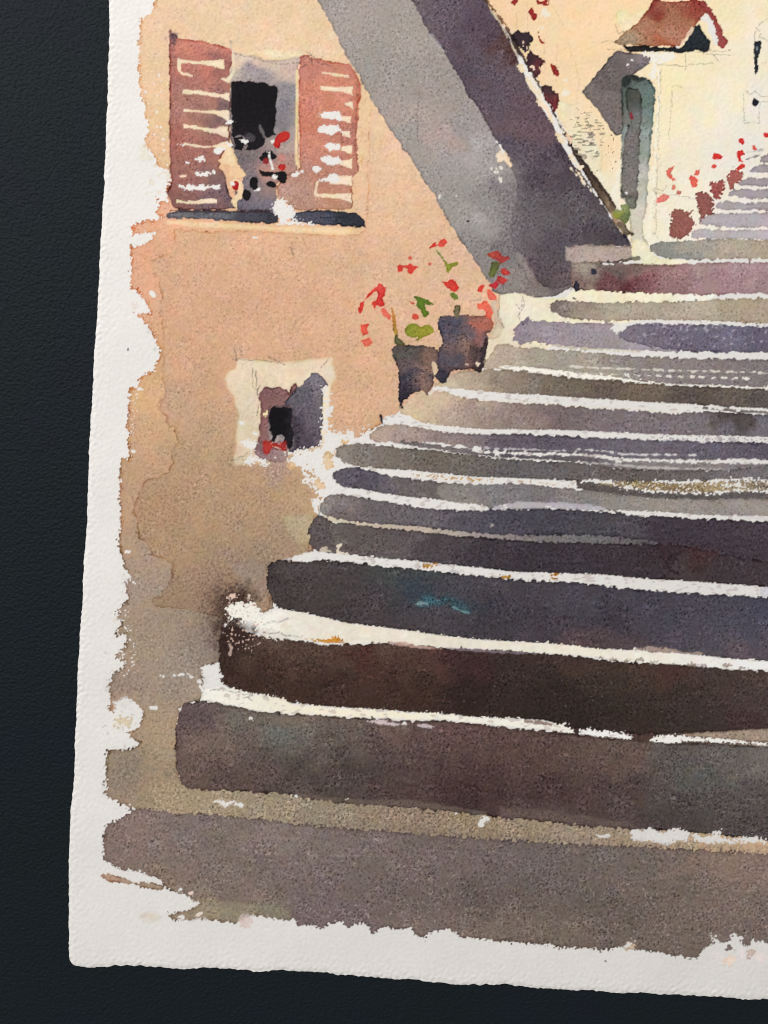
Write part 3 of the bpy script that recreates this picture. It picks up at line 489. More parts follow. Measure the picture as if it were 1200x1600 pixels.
bare([(970, 250), (966, 300), (970, 330), (958, 318), (955, 300), (962, 280)], tone=(238, 232, 212), a2=1.2); bare(ell(979, 303, 2.5, 3)); bare(ell(979, 103, 2, 2.4)); bare(ell(986, 95, 1.6, 2))
bare([(1028, 110, 2), (1030, 150, 1.6), (1025, 200, 2), (1022, 260, 2), (1018, 330, 3), (1012, 360, 2.5), (1018, 378, 2)], 'line', tone=(244, 238, 216), a2=1.2)
flecks([(1020, 110), (1034, 110), (1032, 370), (1016, 370)], (196, 184, 164), 1.3, 5, alpha=.5, fall=3)
for q in (((1032, 110), (1026, 250), (1024, 370)), ((1050, 142), (1046, 190), (1044, 220)), ((1050, 138), (1054, 134), (1064, 137)), ((1040, 290), (1036, 300), (1020, 296)), ((1020, 302), (1070, 308), (1090, 312)), ((1162, 145), (1161, 194), (1184, 194), (1185, 160)), ((1164, 143), (1170, 150), (1178, 142), (1185, 150), (1200, 152)), ((1182, 160), (1210, 159)), ((1177, 66), (1180, 44), (1186, 52), (1184, 64)), ((1184, 42), (1190, 34), (1200, 30)), ((1186, 60), (1200, 66)), ((1190, 100), (1197, 100))): pencil(*q, a=.42)
flecks([(1162, 148), (1180, 148), (1180, 192), (1162, 192)], (180, 174, 162), 1.6, 5, alpha=.4)
SLIT = part('painted_slit_window', None, 'thin blue black slit on the far white wall')
wash([(1177, 67), (1182, 66), (1188, 67), (1188, 76), (1184, 90), (1183, 105), (1180, 118), (1177, 112), (1177, 88)], (40, 48, 56), SLIT, ring=.1, a2=.9)
wash(ell(1180, 161, 6, 5.5), (28, 30, 42), SLIT, ring=.1, a2=.5); line([(1181, 76, 1), (1181, 80, .8)], (120, 130, 140), SLIT, ring=0)
# ---------------- far flight of steps and its row of pots
FS = part('painted_far_flight', None, 'pale lilac far flight of steps')
LIL = lambda a: [(1100, 365, 176 - a, 170 - a, 174 - a), (1190, 365, 182 - a, 174 - a, 178 - a), (1200, 300, 168 - a, 160 - a, 166 - a)]
for p, a in (([(1187, 247, 254), (1195, 242, 255), (1210, 240, 256)], 18), ([(1170, 268, 270), (1180, 259, 271), (1210, 258, 272)], 16), ([(1152, 287, 290), (1165, 279, 291), (1210, 279, 293)], 14), ([(1137, 302, 306), (1150, 296, 309), (1180, 297, 311), (1210, 297, 313)], 12),
             ([(1117, 320, 325), (1128, 314, 330), (1160, 318, 329), (1210, 317, 329)], 10), ([(1092, 343, 350), (1108, 334, 352), (1140, 334, 357), (1210, 333, 356)], 6), ([(1080, 363, 372), (1088, 357, 374), (1130, 360, 375), (1210, 359, 376)], 0)):
    i = part('far_step', FS); band(p, LIL(a), i, a1=.8, a2=1.0, ring=.15, gran=.05)
line([(1165, 250, 1), (1186, 243, 1.2)], (140, 134, 138), FS, ring=0); line([(1162, 240, 1), (1190, 236, 1.5)], (190, 182, 180), FS, ring=0)
for p, c in (([(1047, 332), (1054, 327), (1064, 329), (1072, 332), (1080, 330), (1078, 340), (1086, 348), (1081, 358), (1076, 366), (1066, 373), (1056, 372), (1050, 373), (1045, 362), (1048, 345)], (150, 86, 76)), ([(1087, 303), (1096, 301), (1106, 303), (1115, 312), (1114, 322), (1112, 335), (1106, 337), (1098, 340), (1094, 345), (1092, 332), (1089, 320)], (146, 82, 74)),
             ([(1110, 286), (1120, 284), (1132, 283), (1130, 296), (1128, 304), (1122, 312), (1114, 308), (1110, 300)], (160, 78, 72)), ([(1135, 275), (1143, 266), (1152, 267), (1159, 272), (1160, 279), (1153, 287), (1146, 290), (1140, 297), (1136, 288)], (166, 88, 80))):
    i = part('painted_far_pot', FS); wash(p, c, i, a2=1.5, a3=.6, ring=.1)
for p, c in ((ell(1119, 246, 8.5, 5.5), (214, 52, 46)), (ell(1157, 222, 5, 5), (216, 54, 50)), ([(1150, 238), (1158, 236), (1163, 242), (1156, 246), (1160, 254), (1152, 254)], (214, 52, 46)), (ell(1177, 233, 5, 3, 40), (220, 84, 74)), (ell(1195, 213, 4.5, 4), (214, 50, 48)), ([(1151, 262), (1158, 256), (1163, 260), (1156, 266), (1150, 270)], (206, 58, 50)), ([(1040, 268), (1046, 264), (1052, 260), (1050, 268), (1046, 272), (1055, 282), (1050, 284), (1042, 277)], (226, 108, 92)),
             ([(1076, 278), (1082, 276), (1090, 282), (1088, 290), (1082, 294), (1078, 286)], (226, 100, 86)), (ell(1089, 271, 4, 5, 40), (228, 112, 98)), ([(1023, 314), (1032, 306), (1040, 304), (1047, 306), (1044, 313), (1034, 316), (1026, 319)], (226, 122, 108)), (ell(1052, 294, 3, 4), (228, 130, 114)), (ell(1060, 302, 4, 2.5, 30), (200, 110, 100)), (ell(1115, 261, 3, 2.5), (224, 80, 70))):
    leaf(p, c, VINE, 'blossom', a2=.8)
# ---------------- the stair flight: one brush stroke per riser, the white paper left between them as the lit treads
def step(p, cols, label=None, **k):
    i = part('painted_step', None, label); o = dict(a1=.7, a2=.8, a3=.55, edge_h=.6, soft=1.4, ring=.16, gran=.08, mott=.06, grow=1.5, streak=.12); o.update(k)
    band(p, cols, i, **o); return i
def gap(p, tone=None, **k):
    bare(p, 'band', tone, **dict(dict(a1=.7, a2=1.1, a3=.5, edge_h=.7, grow=-.5), **k))
    q = np.array(p, float); s = box(q[0, 0], 1560 if q[-1, 0] > 1194 else q[-1, 0], q[:, 1].min(), q[:, 2].max() + 24)
    d = sd_band(p, UU[s], VV[s]); n = 0.8 * NR[16][s] + 0.5 * N[30][s] + 0.5 * NR['h'][s]     # a little dirty wash left on the dry paper
    m = (np.clip((n - 1.0) * 2.5, 0, 1) * np.clip(d + 1.2, 0, 1) * 0.6)[..., None]
    canvas[s] = canvas[s] * (1 - m) + lin((186, 172, 168)) / E[s][..., None] * m
bare([(1000, 376), (1012, 384), (1018, 398), (1030, 403), (1210, 403), (1540, 410), (1540, 720), (1100, 690), (900, 690), (700, 712), (560, 695), (600, 660), (690, 600), (760, 575), (800, 545), (870, 500), (890, 470), (985, 458), (985, 400)], a2=.4)
wash([(985, 384), (994, 374), (1008, 380), (1018, 396), (1030, 404), (1070, 406), (1070, 416), (1000, 418), (985, 408)], [(1005, 392, 232, 224, 186), (1040, 410, 240, 234, 208)], LAND, a2=1.2, ring=.15)
wash([(782, 462), (805, 458), (840, 466), (880, 466), (900, 452), (1020, 455), (1120, 459), (1100, 476), (960, 510), (900, 512), (870, 520), (860, 545), (800, 560), (755, 562), (760, 530), (775, 520), (787, 512), (778, 498)],
     [(820, 490, 232, 226, 204), (900, 465, 238, 230, 202), (1000, 465, 242, 234, 204), (1100, 465, 240, 236, 226), (770, 550, 226, 210, 182)], LAND, sharp=True, ring=.12, gran=.03, a2=.7)
step([(1017, 386, 390), (1021, 381, 397), (1030, 379, 401), (1045, 380, 404), (1075, 378, 405), (1110, 376, 405), (1150, 375, 404), (1200, 378, 404)], [(1025, 390, 132, 134, 124), (1060, 392, 128, 134, 128), (1100, 390, 158, 152, 136), (1150, 392, 172, 160, 138), (1200, 390, 168, 154, 130)])
step([(885, 390, 402), (890, 386, 411), (920, 385, 415), (950, 386, 412), (975, 386, 409), (985, 388, 406)], [(890, 398, 166, 154, 146), (930, 398, 178, 158, 146), (975, 398, 164, 150, 138)])
step([(893, 412, 450), (900, 412, 453), (940, 410, 453), (970, 409, 456), (1000, 415, 457), (1040, 416, 458), (1100, 413, 460), (1150, 412, 458), (1200, 412, 458)],
     [(905, 430, 156, 144, 126), (930, 420, 150, 140, 124), (905, 450, 120, 96, 88), (950, 420, 104, 94, 86), (975, 425, 84, 74, 74), (950, 448, 116, 70, 72), (975, 448, 84, 34, 42), (995, 430, 140, 110, 100), (1005, 440, 144, 86, 88), (1040, 435, 158, 118, 116), (1060, 448, 142, 106, 108), (1080, 422, 164, 138, 136), (1120, 440, 160, 124, 130), (1170, 425, 166, 136, 140), (1190, 448, 150, 122, 122)])
for p in ([(900, 439), (904, 444), (905, 452), (899, 456), (896, 448)], ell(927, 425, 4.6, 5.6)): wash(p, (56, 56, 74), LAND, ring=.1)
line([(940, 412, 1), (975, 408, 3), (996, 404, 3.5)], (72, 62, 62), None, ring=0, alpha=.8); bare([(942, 413, .6), (975, 412, 1), (1000, 410, 1.8)], 'line', a2=.7)
for a, b in ((896, 466), (993, 470), (903, 458)): line([(a, b, 1), (a + 3, b + 2, .8)], (60, 56, 70), LAND, ring=0)
step([(860, 478, 483), (866, 472, 489), (876, 470, 493), (900, 473, 498), (950, 475, 501), (1000, 474, 499), (1050, 473, 499), (1100, 471, 500), (1150, 469, 502), (1200, 468, 505)], [(868, 480, 116, 102, 98), (890, 485, 134, 120, 112), (920, 488, 154, 142, 122), (960, 485, 172, 160, 138), (1050, 488, 166, 154, 134), (1100, 482, 178, 166, 142), (1150, 490, 160, 146, 120), (1200, 486, 164, 148, 124)])
step([(804, 520, 528), (808, 508, 535), (814, 503, 538), (824, 502, 534), (834, 504, 534), (870, 504, 538), (900, 506, 544), (958, 507, 545), (985, 517, 546), (1030, 540, 548), (1060, 545, 549)], [(812, 520, 132, 122, 134), (840, 520, 150, 140, 148), (900, 525, 148, 138, 144), (950, 525, 150, 140, 144), (1000, 540, 152, 146, 156)], 'pale lilac step stroke')
wash([(814, 506), (820, 498), (825, 496), (824, 503), (818, 508)], (122, 112, 124), None, ring=.2)
d = step([(968, 523, 526), (974, 513, 531), (990, 509, 534), (1010, 507, 540), (1050, 508, 546), (1100, 509, 549), (1200, 512, 550)], [(985, 525, 118, 110, 124), (1030, 530, 108, 102, 118), (1080, 535, 100, 94, 112), (1130, 525, 108, 106, 128), (1180, 540, 96, 90, 110)], 'slate blue step stroke with pale dry specks')
flecks([(975, 505), (1200, 508), (1205, 545), (1000, 540)], (166, 160, 172), 1.45, 9, d, alpha=.75, fall=3)
bare([(955, 512), (962, 505), (976, 508), (982, 506), (972, 516), (962, 522)], a2=1.5)
step([(755, 571, 574), (765, 560, 577), (775, 538, 575), (795, 541, 578), (820, 545, 573), (850, 547, 575), (900, 550, 585), (950, 555, 588), (1000, 559, 596), (1050, 561, 600), (1100, 562, 601), (1200, 564, 606)],
     [(775, 560, 190, 168, 142), (800, 560, 176, 160, 142), (840, 562, 156, 148, 130), (880, 565, 150, 144, 130), (930, 570, 158, 150, 132), (980, 575, 130, 122, 118), (1050, 580, 128, 120, 118), (1120, 590, 124, 114, 114), (1190, 580, 118, 112, 112)])
gap([(778, 571, 575), (795, 572, 578), (830, 575, 583), (870, 579, 588), (900, 581, 591), (930, 586, 594), (970, 590, 597), (1000, 596, 600), (1060, 601, 603.5), (1200, 605, 608)], (242, 238, 226))
for q in ([(890, 573, .7), (950, 576, .9), (1050, 579, .8), (1200, 583, .7)],): bare(q, 'line', tone=(206, 200, 188), a2=.5)
for k in range(16):
    a = 905 + k * 17; line([(a, 584 + k * .5, 1.2), (a + 8, 584.5 + k * .5, .8)], (228, 222, 212), LAND, ring=0, a2=1.4)
line([(860, 540, 1.5), (900, 545, 2), (1000, 550, 1.5)], (204, 196, 172), LAND, ring=0, a2=1, alpha=.7)
step([(680, 602, 605), (700, 590, 607), (712, 583, 608), (745, 579, 611), (800, 580, 615), (850, 586, 617), (900, 593, 621), (950, 596, 624), (1000, 600, 627), (1060, 604, 630), (1100, 606, 632), (1200, 610, 638)],
     [(700, 600, 206, 186, 158), (740, 590, 160, 144, 122), (740, 603, 186, 164, 138), (790, 600, 130, 118, 104), (850, 605, 116, 106, 92), (880, 600, 108, 96, 80), (950, 610, 98, 86, 76), (1010, 610, 110, 96, 80), (1080, 618, 88, 78, 72), (1150, 620, 100, 90, 78), (1190, 625, 88, 82, 78)], 'olive brown step stroke')
gap([(676, 604, 607), (690, 603, 612), (720, 608, 621), (760, 612, 627), (800, 616, 630), (850, 618, 632), (900, 622, 637), (950, 625, 640), (1000, 628, 642), (1050, 631, 644), (1085, 632, 641), (1098, 636, 640)], None)
line([(720, 622, 1), (760, 627, 1.4), (820, 629, 1.4), (900, 636, 2), (1000, 641, 1.5), (1080, 647, .8)], (222, 214, 198), LAND, ring=0, alpha=.8, a2=.8)
step([(628, 640, 644), (640, 622, 650), (660, 612, 660), (690, 612, 664), (720, 622, 667), (760, 628, 670), (800, 631, 671), (850, 633, 671), (900, 638, 672), (1000, 644, 677), (1060, 648, 679), (1100, 644, 680), (1200, 650, 682)],
     [(650, 640, 212, 186, 152), (690, 625, 206, 182, 152), (700, 655, 176, 154, 136), (740, 645, 156, 136, 124), (800, 650, 138, 122, 114), (850, 655, 132, 112, 104), (880, 650, 108, 96, 98), (950, 660, 116, 106, 110), (1000, 655, 118, 108, 112), (1100, 665, 116, 108, 112), (1180, 665, 106, 106, 114), (1150, 648, 74, 68, 66)], ring=.1)
line([(1098, 638, 1.5), (1140, 641, 2.5), (1200, 645, 2.5)], (84, 76, 72), None, ring=0, alpha=.9)
for a in (1108, 1120, 1145, 1160, 1178, 1190): bare([(a, 638.5 + (a - 1100) * .02, 1.3), (a + 9, 639 + (a - 1100) * .02, 1.5)], 'line', a2=1)
wash([(592, 650), (596, 647), (600, 656), (601, 664), (595, 660)], (70, 60, 72), None, ring=.1)
gap([(598, 655, 662), (604, 650, 664), (615, 648, 663), (632, 650, 660), (645, 655, 666), (660, 662, 671), (700, 667, 677), (750, 671, 679), (800, 671, 678), (850, 672, 680), (900, 673, 682), (1000, 678, 687), (1060, 681, 690), (1100, 681, 691), (1200, 683, 692)], None)
flecks([(1040, 682), (1200, 684), (1205, 692), (1040, 690)], (150, 146, 156), .3, 5, alpha=.7, fall=2)
step([(580, 682, 686), (584, 673, 689), (596, 666, 691), (620, 664, 692), (650, 668, 695), (700, 678, 700), (760, 680, 703), (800, 679, 704), (850, 681, 708), (900, 684, 710), (950, 686, 714), (1000, 688, 717), (1060, 691, 719), (1100, 692, 720), (1200, 693, 720)],
     [(595, 680, 176, 152, 134), (640, 680, 158, 140, 130), (700, 690, 132, 116, 112), (760, 692, 118, 108, 112), (800, 692, 90, 84, 96), (850, 695, 88, 82, 94), (920, 698, 96, 92, 104), (1000, 700, 102, 98, 108), (1100, 705, 96, 92, 104), (1190, 708, 88, 84, 98)])
step([(628, 690, 692), (660, 694, 700), (720, 699, 710), (760, 703, 714), (800, 704, 716), (850, 706, 718), (900, 707, 720), (960, 716, 732), (1000, 718, 736), (1100, 720, 738), (1160, 722, 736), (1200, 722, 732)], [(700, 703, 112, 104, 104), (800, 710, 84, 80, 88), (900, 714, 92, 88, 94), (1000, 728, 122, 118, 116), (1100, 730, 126, 120, 118), (1200, 727, 112, 108, 110)], ring=.05)
for q, t in (([(660, 691, .8), (690, 694, 1.2), (715, 698, 1.2), (738, 700, .9)], None), ([(900, 702, .7), (945, 705, 1), (975, 710, .9), (1085, 711, .7)], (196, 192, 194)), ([(720, 699, .6), (736, 702, 1.2)], None), ([(752, 700, .7), (800, 702, .8), (900, 705, .6)], (176, 170, 176)), ([(748, 712, .8), (790, 717, 1.3), (840, 719, 1), (880, 721, .6)], (214, 208, 202)), ([(900, 722, .8), (950, 725, 1.2), (1000, 730, 2), (1050, 732, 1.6), (1100, 733, 1.2), (1155, 736, .6)], (172, 168, 164))): bare(q, 'line', t, a2=.5, edge_h=.3)
bare([(738, 697), (746, 696), (752, 700), (754, 706), (744, 706), (735, 703)], a2=.8)
gap([(595, 690, 694), (610, 692, 699), (640, 697, 702), (680, 702, 707), (715, 707, 711), (740, 711, 713)], None)
gap([(748, 704, 708), (780, 705, 710), (830, 707, 712), (900, 708.5, 712), (930, 710, 714), (945, 712, 718), (960, 715, 721), (1000, 717, 722), (1050, 718, 723), (1100, 718.5, 724), (1160, 716, 725), (1200, 718, 725)], None)
step([(527, 703, 708), (532, 698, 720), (545, 695, 727), (560, 694, 729), (600, 697, 732), (650, 703, 735), (700, 708, 740), (740, 713, 744), (800, 720, 746), (850, 722, 748), (900, 724, 750), (960, 732, 752), (1000, 736, 752), (1060, 736, 752), (1100, 737, 751), (1140, 736, 748), (1200, 728, 749)],
     [(535, 710, 138, 130, 118), (570, 712, 124, 116, 108), (600, 715, 116, 108, 98), (650, 718, 108, 100, 88), (700, 725, 106, 98, 86), (750, 730, 102, 98, 92), (800, 733, 92, 90, 92), (850, 735, 98, 95, 96), (900, 738, 98, 92, 90), (980, 742, 94, 88, 84), (1060, 744, 100, 96, 94), (1180, 742, 108, 104, 106)])
gap([(540, 722, 727), (550, 727, 732), (570, 730, 737), (600, 733, 743), (650, 736, 749), (700, 741, 752), (740, 746, 754), (800, 747, 758), (850, 750, 761), (900, 753, 764), (912, 757, 762)], None)
OCH = (188, 142, 62)
flecks([(640, 739), (700, 744), (770, 748), (760, 753), (690, 749), (645, 744)], OCH, .2, 5, alpha=.8, fall=2); flecks([(800, 750), (850, 753), (890, 758), (885, 761), (830, 756)], OCH, .7, 5, alpha=.7, fall=2)
step([(902, 752, 762), (920, 752, 768), (950, 752, 772), (1000, 753, 778), (1050, 755, 781), (1100, 754, 782), (1150, 750, 782), (1200, 751, 781)], [(910, 760, 88, 82, 78), (1000, 775, 88, 82, 80), (1100, 777, 86, 82, 80), (1190, 775, 92, 88, 88)], ring=.05)
band([(935, 752, 758), (960, 752, 761), (1000, 752, 766), (1050, 754, 770), (1100, 752, 770), (1130, 750, 769), (1200, 751, 768)], [(950, 756, 142, 124, 92), (1000, 760, 136, 118, 78), (1060, 764, 126, 104, 72), (1120, 760, 156, 138, 96), (1190, 762, 124, 110, 92)], LAND, ring=.1, gran=.2, a2=1.6)
for q in ([(910, 752, 1.2), (935, 751, 2.2), (960, 754, 1)], [(962, 760, 1), (985, 763, 1.3), (1000, 766, 1), (1050, 770, 1), (1100, 771, .9), (1130, 769, 2), (1155, 766, 1.2), (1200, 768, 1)], [(1020, 752, 1), (1060, 754, 1.8), (1090, 753, 1.2)], [(1105, 753, 1.5), (1130, 750, 1.8), (1160, 749, 1.6), (1200, 751, 1.4)], [(1128, 758, 1.2), (1150, 757, 2), (1162, 762, 1.2)]): bare(q, 'line', a2=1.6, edge_h=.5)
flecks([(935, 752), (1200, 752), (1200, 769), (1000, 768)], '', 1.2, 5, 0, fall=2)
step([(523, 742, 746), (528, 735, 755), (536, 731, 762), (548, 730, 762), (575, 735, 765), (600, 743, 770), (650, 750, 777), (690, 755, 780), (720, 758, 784)], [(530, 745, 92, 88, 98), (570, 750, 84, 80, 92), (600, 755, 94, 90, 100), (650, 762, 104, 98, 96), (685, 765, 96, 90, 88), (715, 770, 122, 116, 112)], 'blue grey step stroke with a rounded end')
step([(684, 763, 768), (692, 756, 781), (720, 757, 788), (750, 758, 790), (800, 757, 797), (850, 760, 795), (900, 766, 790), (920, 768, 793), (960, 773, 797), (1000, 778, 798), (1050, 781, 800), (1100, 782, 804), (1200, 781, 806)], [(700, 770, 126, 122, 114), (730, 775, 128, 126, 118), (780, 775, 116, 114, 116), (850, 778, 112, 108, 110), (900, 780, 124, 120, 116), (960, 785, 134, 130, 122), (1050, 790, 142, 136, 126), (1100, 790, 136, 130, 124), (1190, 795, 146, 138, 132)], ring=.1)
gap([(532, 763, 771), (540, 761, 775), (560, 764, 776), (600, 772, 783), (650, 778, 793), (690, 782, 794), (720, 786, 797), (745, 787, 799), (757, 790, 798), (762, 793, 797)], None, a2=1.3)
band([(772, 791, 796), (790, 787, 796), (810, 784, 795), (850, 785, 794), (900, 786, 797), (935, 790, 797), (946, 794, 797)], (172, 168, 174), LAND, ring=.05, a2=1.2)
for a, b in ((785, 790), (787, 793), (857, 793)): bare(ell(a, b, 4, 2), a2=1.2)
gap([(964, 797, 801), (970, 797, 803), (1000, 799, 808), (1050, 801, 808), (1075, 804, 809), (1100, 805, 812), (1150, 807, 814), (1200, 808, 816)], None, a2=1.1)
wash([(1160, 806), (1200, 808), (1215, 810), (1200, 814), (1170, 810)], (206, 202, 204), LAND, ring=0, soft=3)
DUSK = [(505, 790, 138, 130, 122), (530, 795, 112, 104, 102), (560, 797, 104, 96, 96), (600, 800, 98, 93, 96), (650, 805, 100, 95, 98), (700, 812, 90, 86, 94), (750, 815, 78, 76, 88), (800, 815, 74, 73, 84), (860, 818, 70, 69, 80), (920, 818, 74, 74, 80), (980, 820, 78, 76, 82), (1040, 825, 66, 58, 68), (1100, 830, 68, 60, 70), (1180, 835, 74, 66, 74), (1150, 850, 66, 58, 66), (1150, 880, 68, 60, 68)]
for dv in (0,):
    band([(u, a - 4, b + 4) for u, a, b in[(504, 806, 809), (520, 808, 813), (540, 812, 819), (570, 816, 823), (600, 818, 826), (650, 821, 829), (700, 827, 835), (750, 832, 839), (800, 834, 843), (850, 835, 846), (900, 835, 848), (950, 837, 850), (1000, 843, 851), (1045, 847, 850)]], [(520, 810, 206, 192, 170), (560, 818, 198, 184, 162), (650, 825, 182, 168, 152), (740, 835, 146, 136, 132), (850, 840, 112, 108, 106), (950, 843, 102, 104, 104), (1030, 848, 84, 78, 84)], LAND, ring=0, a2=.5)
step([(501, 790, 800), (506, 780, 805), (514, 774, 806), (530, 773, 809), (560, 778, 815), (600, 784, 818), (650, 794, 821), (700, 798, 827), (750, 799, 832), (800, 797, 834), (850, 796, 835), (900, 798, 835), (950, 802, 836), (1000, 807, 842), (1030, 808, 846), (1045, 809, 870), (1100, 812, 900), (1200, 816, 912)], DUSK, 'long dusky step stroke merging into the next at its right end', gran=.085)
step([(485, 828, 846), (488, 814, 855), (494, 806, 860), (501, 804, 862), (508, 811, 863), (520, 817, 865), (545, 819, 866), (570, 823, 869), (600, 827, 872), (650, 831, 875), (700, 837, 882), (750, 841, 886), (800, 845, 892), (850, 848, 894), (900, 849, 895), (950, 851, 898), (1000, 851, 903), (1060, 851, 906), (1100, 860, 909), (1150, 870, 913), (1200, 880, 916)],
     [(492, 830, 88, 80, 80), (500, 850, 86, 78, 78), (525, 838, 108, 100, 92), (560, 845, 92, 84, 82), (620, 855, 92, 85, 86), (680, 862, 78, 72, 76), (750, 865, 66, 60, 66), (800, 870, 64, 58, 66), (880, 872, 62, 57, 65), (980, 875, 64, 57, 63), (1045, 870, 58, 44, 50), (1090, 868, 74, 48, 50), (1080, 882, 72, 66, 66), (1140, 885, 68, 60, 66)], gran=.085)
halo([(1072, 858), (1115, 860), (1110, 875), (1080, 878)], (78, 46, 50), .5, 8)
line([(1058, 872, 1.5), (1046, 868, 2), (1041, 878, 2.4), (1046, 890, 2), (1062, 897, 1.5)], (44, 32, 38), None, ring=0, alpha=.7, soft=4); line([(1040, 846, 2), (1150, 855, 1.5)], (58, 44, 52), None, soft=4, ring=0, alpha=.4)
bare([(500, 857), (508, 855), (518, 862), (500, 863)], tone=(186, 172, 152)); bare([(527, 852), (533, 851), (532, 860), (540, 862), (545, 866), (526, 864)], tone=(216, 204, 182)); bare(ell(768, 821, 3, 1.6), tone=(160, 154, 150))
gap([(440, 875, 878), (455, 872, 878), (465, 867, 878), (480, 862, 880), (495, 861, 876), (520, 864, 878), (560, 868, 881), (600, 873, 884), (650, 877, 889), (700, 883, 894), (750, 887, 899), (800, 893, 903), (850, 896, 908), (900, 897, 909), (950, 898, 915), (1000, 904, 919), (1050, 907, 923), (1100, 910, 926), (1150, 914, 929), (1185, 917, 931), (1192, 922, 930)], None, a2=1.3)
band([(1188, 917, 932), (1195, 917, 934), (1240, 920, 938)], (196, 194, 198), LAND, ring=.05)
for a, b, r in ((668, 884, 7), (679, 881, 5), (664, 888, 4), (790, 902, 8), (1168, 898, 6), (1165, 903, 5)):
    bb = b if a < 1000 else b; wash(ell(a if a < 1000 else a - 302, bb, r, r * .42), OCH, LAND, a2=1.6, ring=.3)
line([(708, 893, 1.5), (725, 894, 1.2)], (168, 166, 174), LAND, ring=0, alpha=.7)
step([(419, 892, 905), (421, 883, 925), (424, 878, 938), (432, 876, 948), (445, 877, 951), (470, 879, 956), (500, 876, 962), (540, 879, 972), (570, 882, 976), (600, 886, 979), (650, 890, 986), (700, 896, 993), (750, 901, 998), (800, 906, 1001), (850, 910, 1005), (900, 911, 1009), (950, 917, 1014), (1000, 923, 1015), (1050, 926, 1018), (1100, 929, 1023), (1150, 932, 1029), (1200, 935, 1032)],
     [(424, 910, 60, 52, 52), (450, 895, 84, 76, 76), (480, 900, 74, 68, 68), (460, 930, 72, 64, 62), (520, 920, 74, 68, 66), (540, 950, 70, 62, 62), (570, 920, 72, 66, 68), (610, 905, 72, 74, 74), (640, 895, 66, 76, 74), (620, 930, 64, 66, 72), (600, 960, 74, 66, 68), (670, 960, 74, 70, 76), (720, 920, 70, 70, 78), (760, 915, 76, 72, 78), (760, 950, 62, 60, 68), (820, 930, 72, 68, 76), (850, 965, 66, 62, 70), (900, 935, 74, 72, 82), (950, 970, 64, 60, 70), (1000, 940, 70, 68, 80), (1050, 970, 72, 70, 82), (1120, 950, 72, 71, 82), (1160, 980, 74, 75, 90), (1190, 950, 70, 70, 88), (920, 1010, 88, 70, 72), (960, 1012, 84, 70, 72), (1150, 1020, 94, 82, 86), (1100, 1010, 80, 76, 86)],
     'broad slate step stroke with a turquoise spot', gran=.085, ring=.2)
TEAL = part('turquoise_spot', len(parts) - 1, 'turquoise dab of paint')
halo([(622, 905), (650, 905), (680, 920), (670, 945), (635, 940)], (52, 68, 84), .7, 13)
wash([(647, 943), (655, 938), (664, 930), (678, 932), (686, 938), (698, 930), (715, 935), (728, 945), (736, 955), (722, 955), (708, 950), (700, 942), (686, 945), (664, 946)], [(655, 941, 78, 112, 120), (670, 938, 50, 90, 104), (690, 938, 44, 76, 88), (715, 946, 52, 82, 92)], TEAL, ring=0, soft=7, a2=2.4, gran=.2, alpha=.95)
line([(648, 944, .5), (656, 941, 2.2), (668, 943, .6)], (108, 140, 140), TEAL, ring=0, soft=2)
line([(708, 948, .5), (722, 955, 1), (732, 957, .5)], (92, 140, 146), TEAL, ring=0, soft=2)
halo([(690, 930), (740, 940), (760, 955), (720, 950)], (52, 74, 82), .4, 8)
CG = [(u, v, r - 4, g - 4, b + 4) for u, v, r, g, b in [(380, 955, 238, 236, 224), (450, 975, 232, 228, 208), (520, 985, 232, 224, 200), (600, 995, 232, 224, 200), (720, 1003, 228, 220, 196), (800, 1008, 232, 226, 204), (900, 1016, 238, 230, 206), (1000, 1025, 234, 230, 208), (1100, 1033, 236, 234, 220), (1200, 1040, 240, 238, 230)]]
TREAD = part('painted_tread', None, 'broad cream tread below the slate step')
band([(425, 958, 990), (432, 952, 994), (445, 953, 998), (470, 956, 1001), (500, 963, 1005), (540, 973, 1007), (570, 977, 1006), (600, 980, 1004), (650, 987, 1008), (700, 994, 1013), (750, 999, 1014), (800, 1002, 1017), (850, 1003, 1021), (900, 1008, 1024), (930, 1014, 1028), (1000, 1016, 1036), (1050, 1019, 1038), (1100, 1024, 1042), (1150, 1030, 1046), (1200, 1033, 1048)], CG, TREAD, a2=1.4, a1=.8, a3=.7, ring=.03, gran=.02, edge_h=1.0, tint=1, grow=-.4)
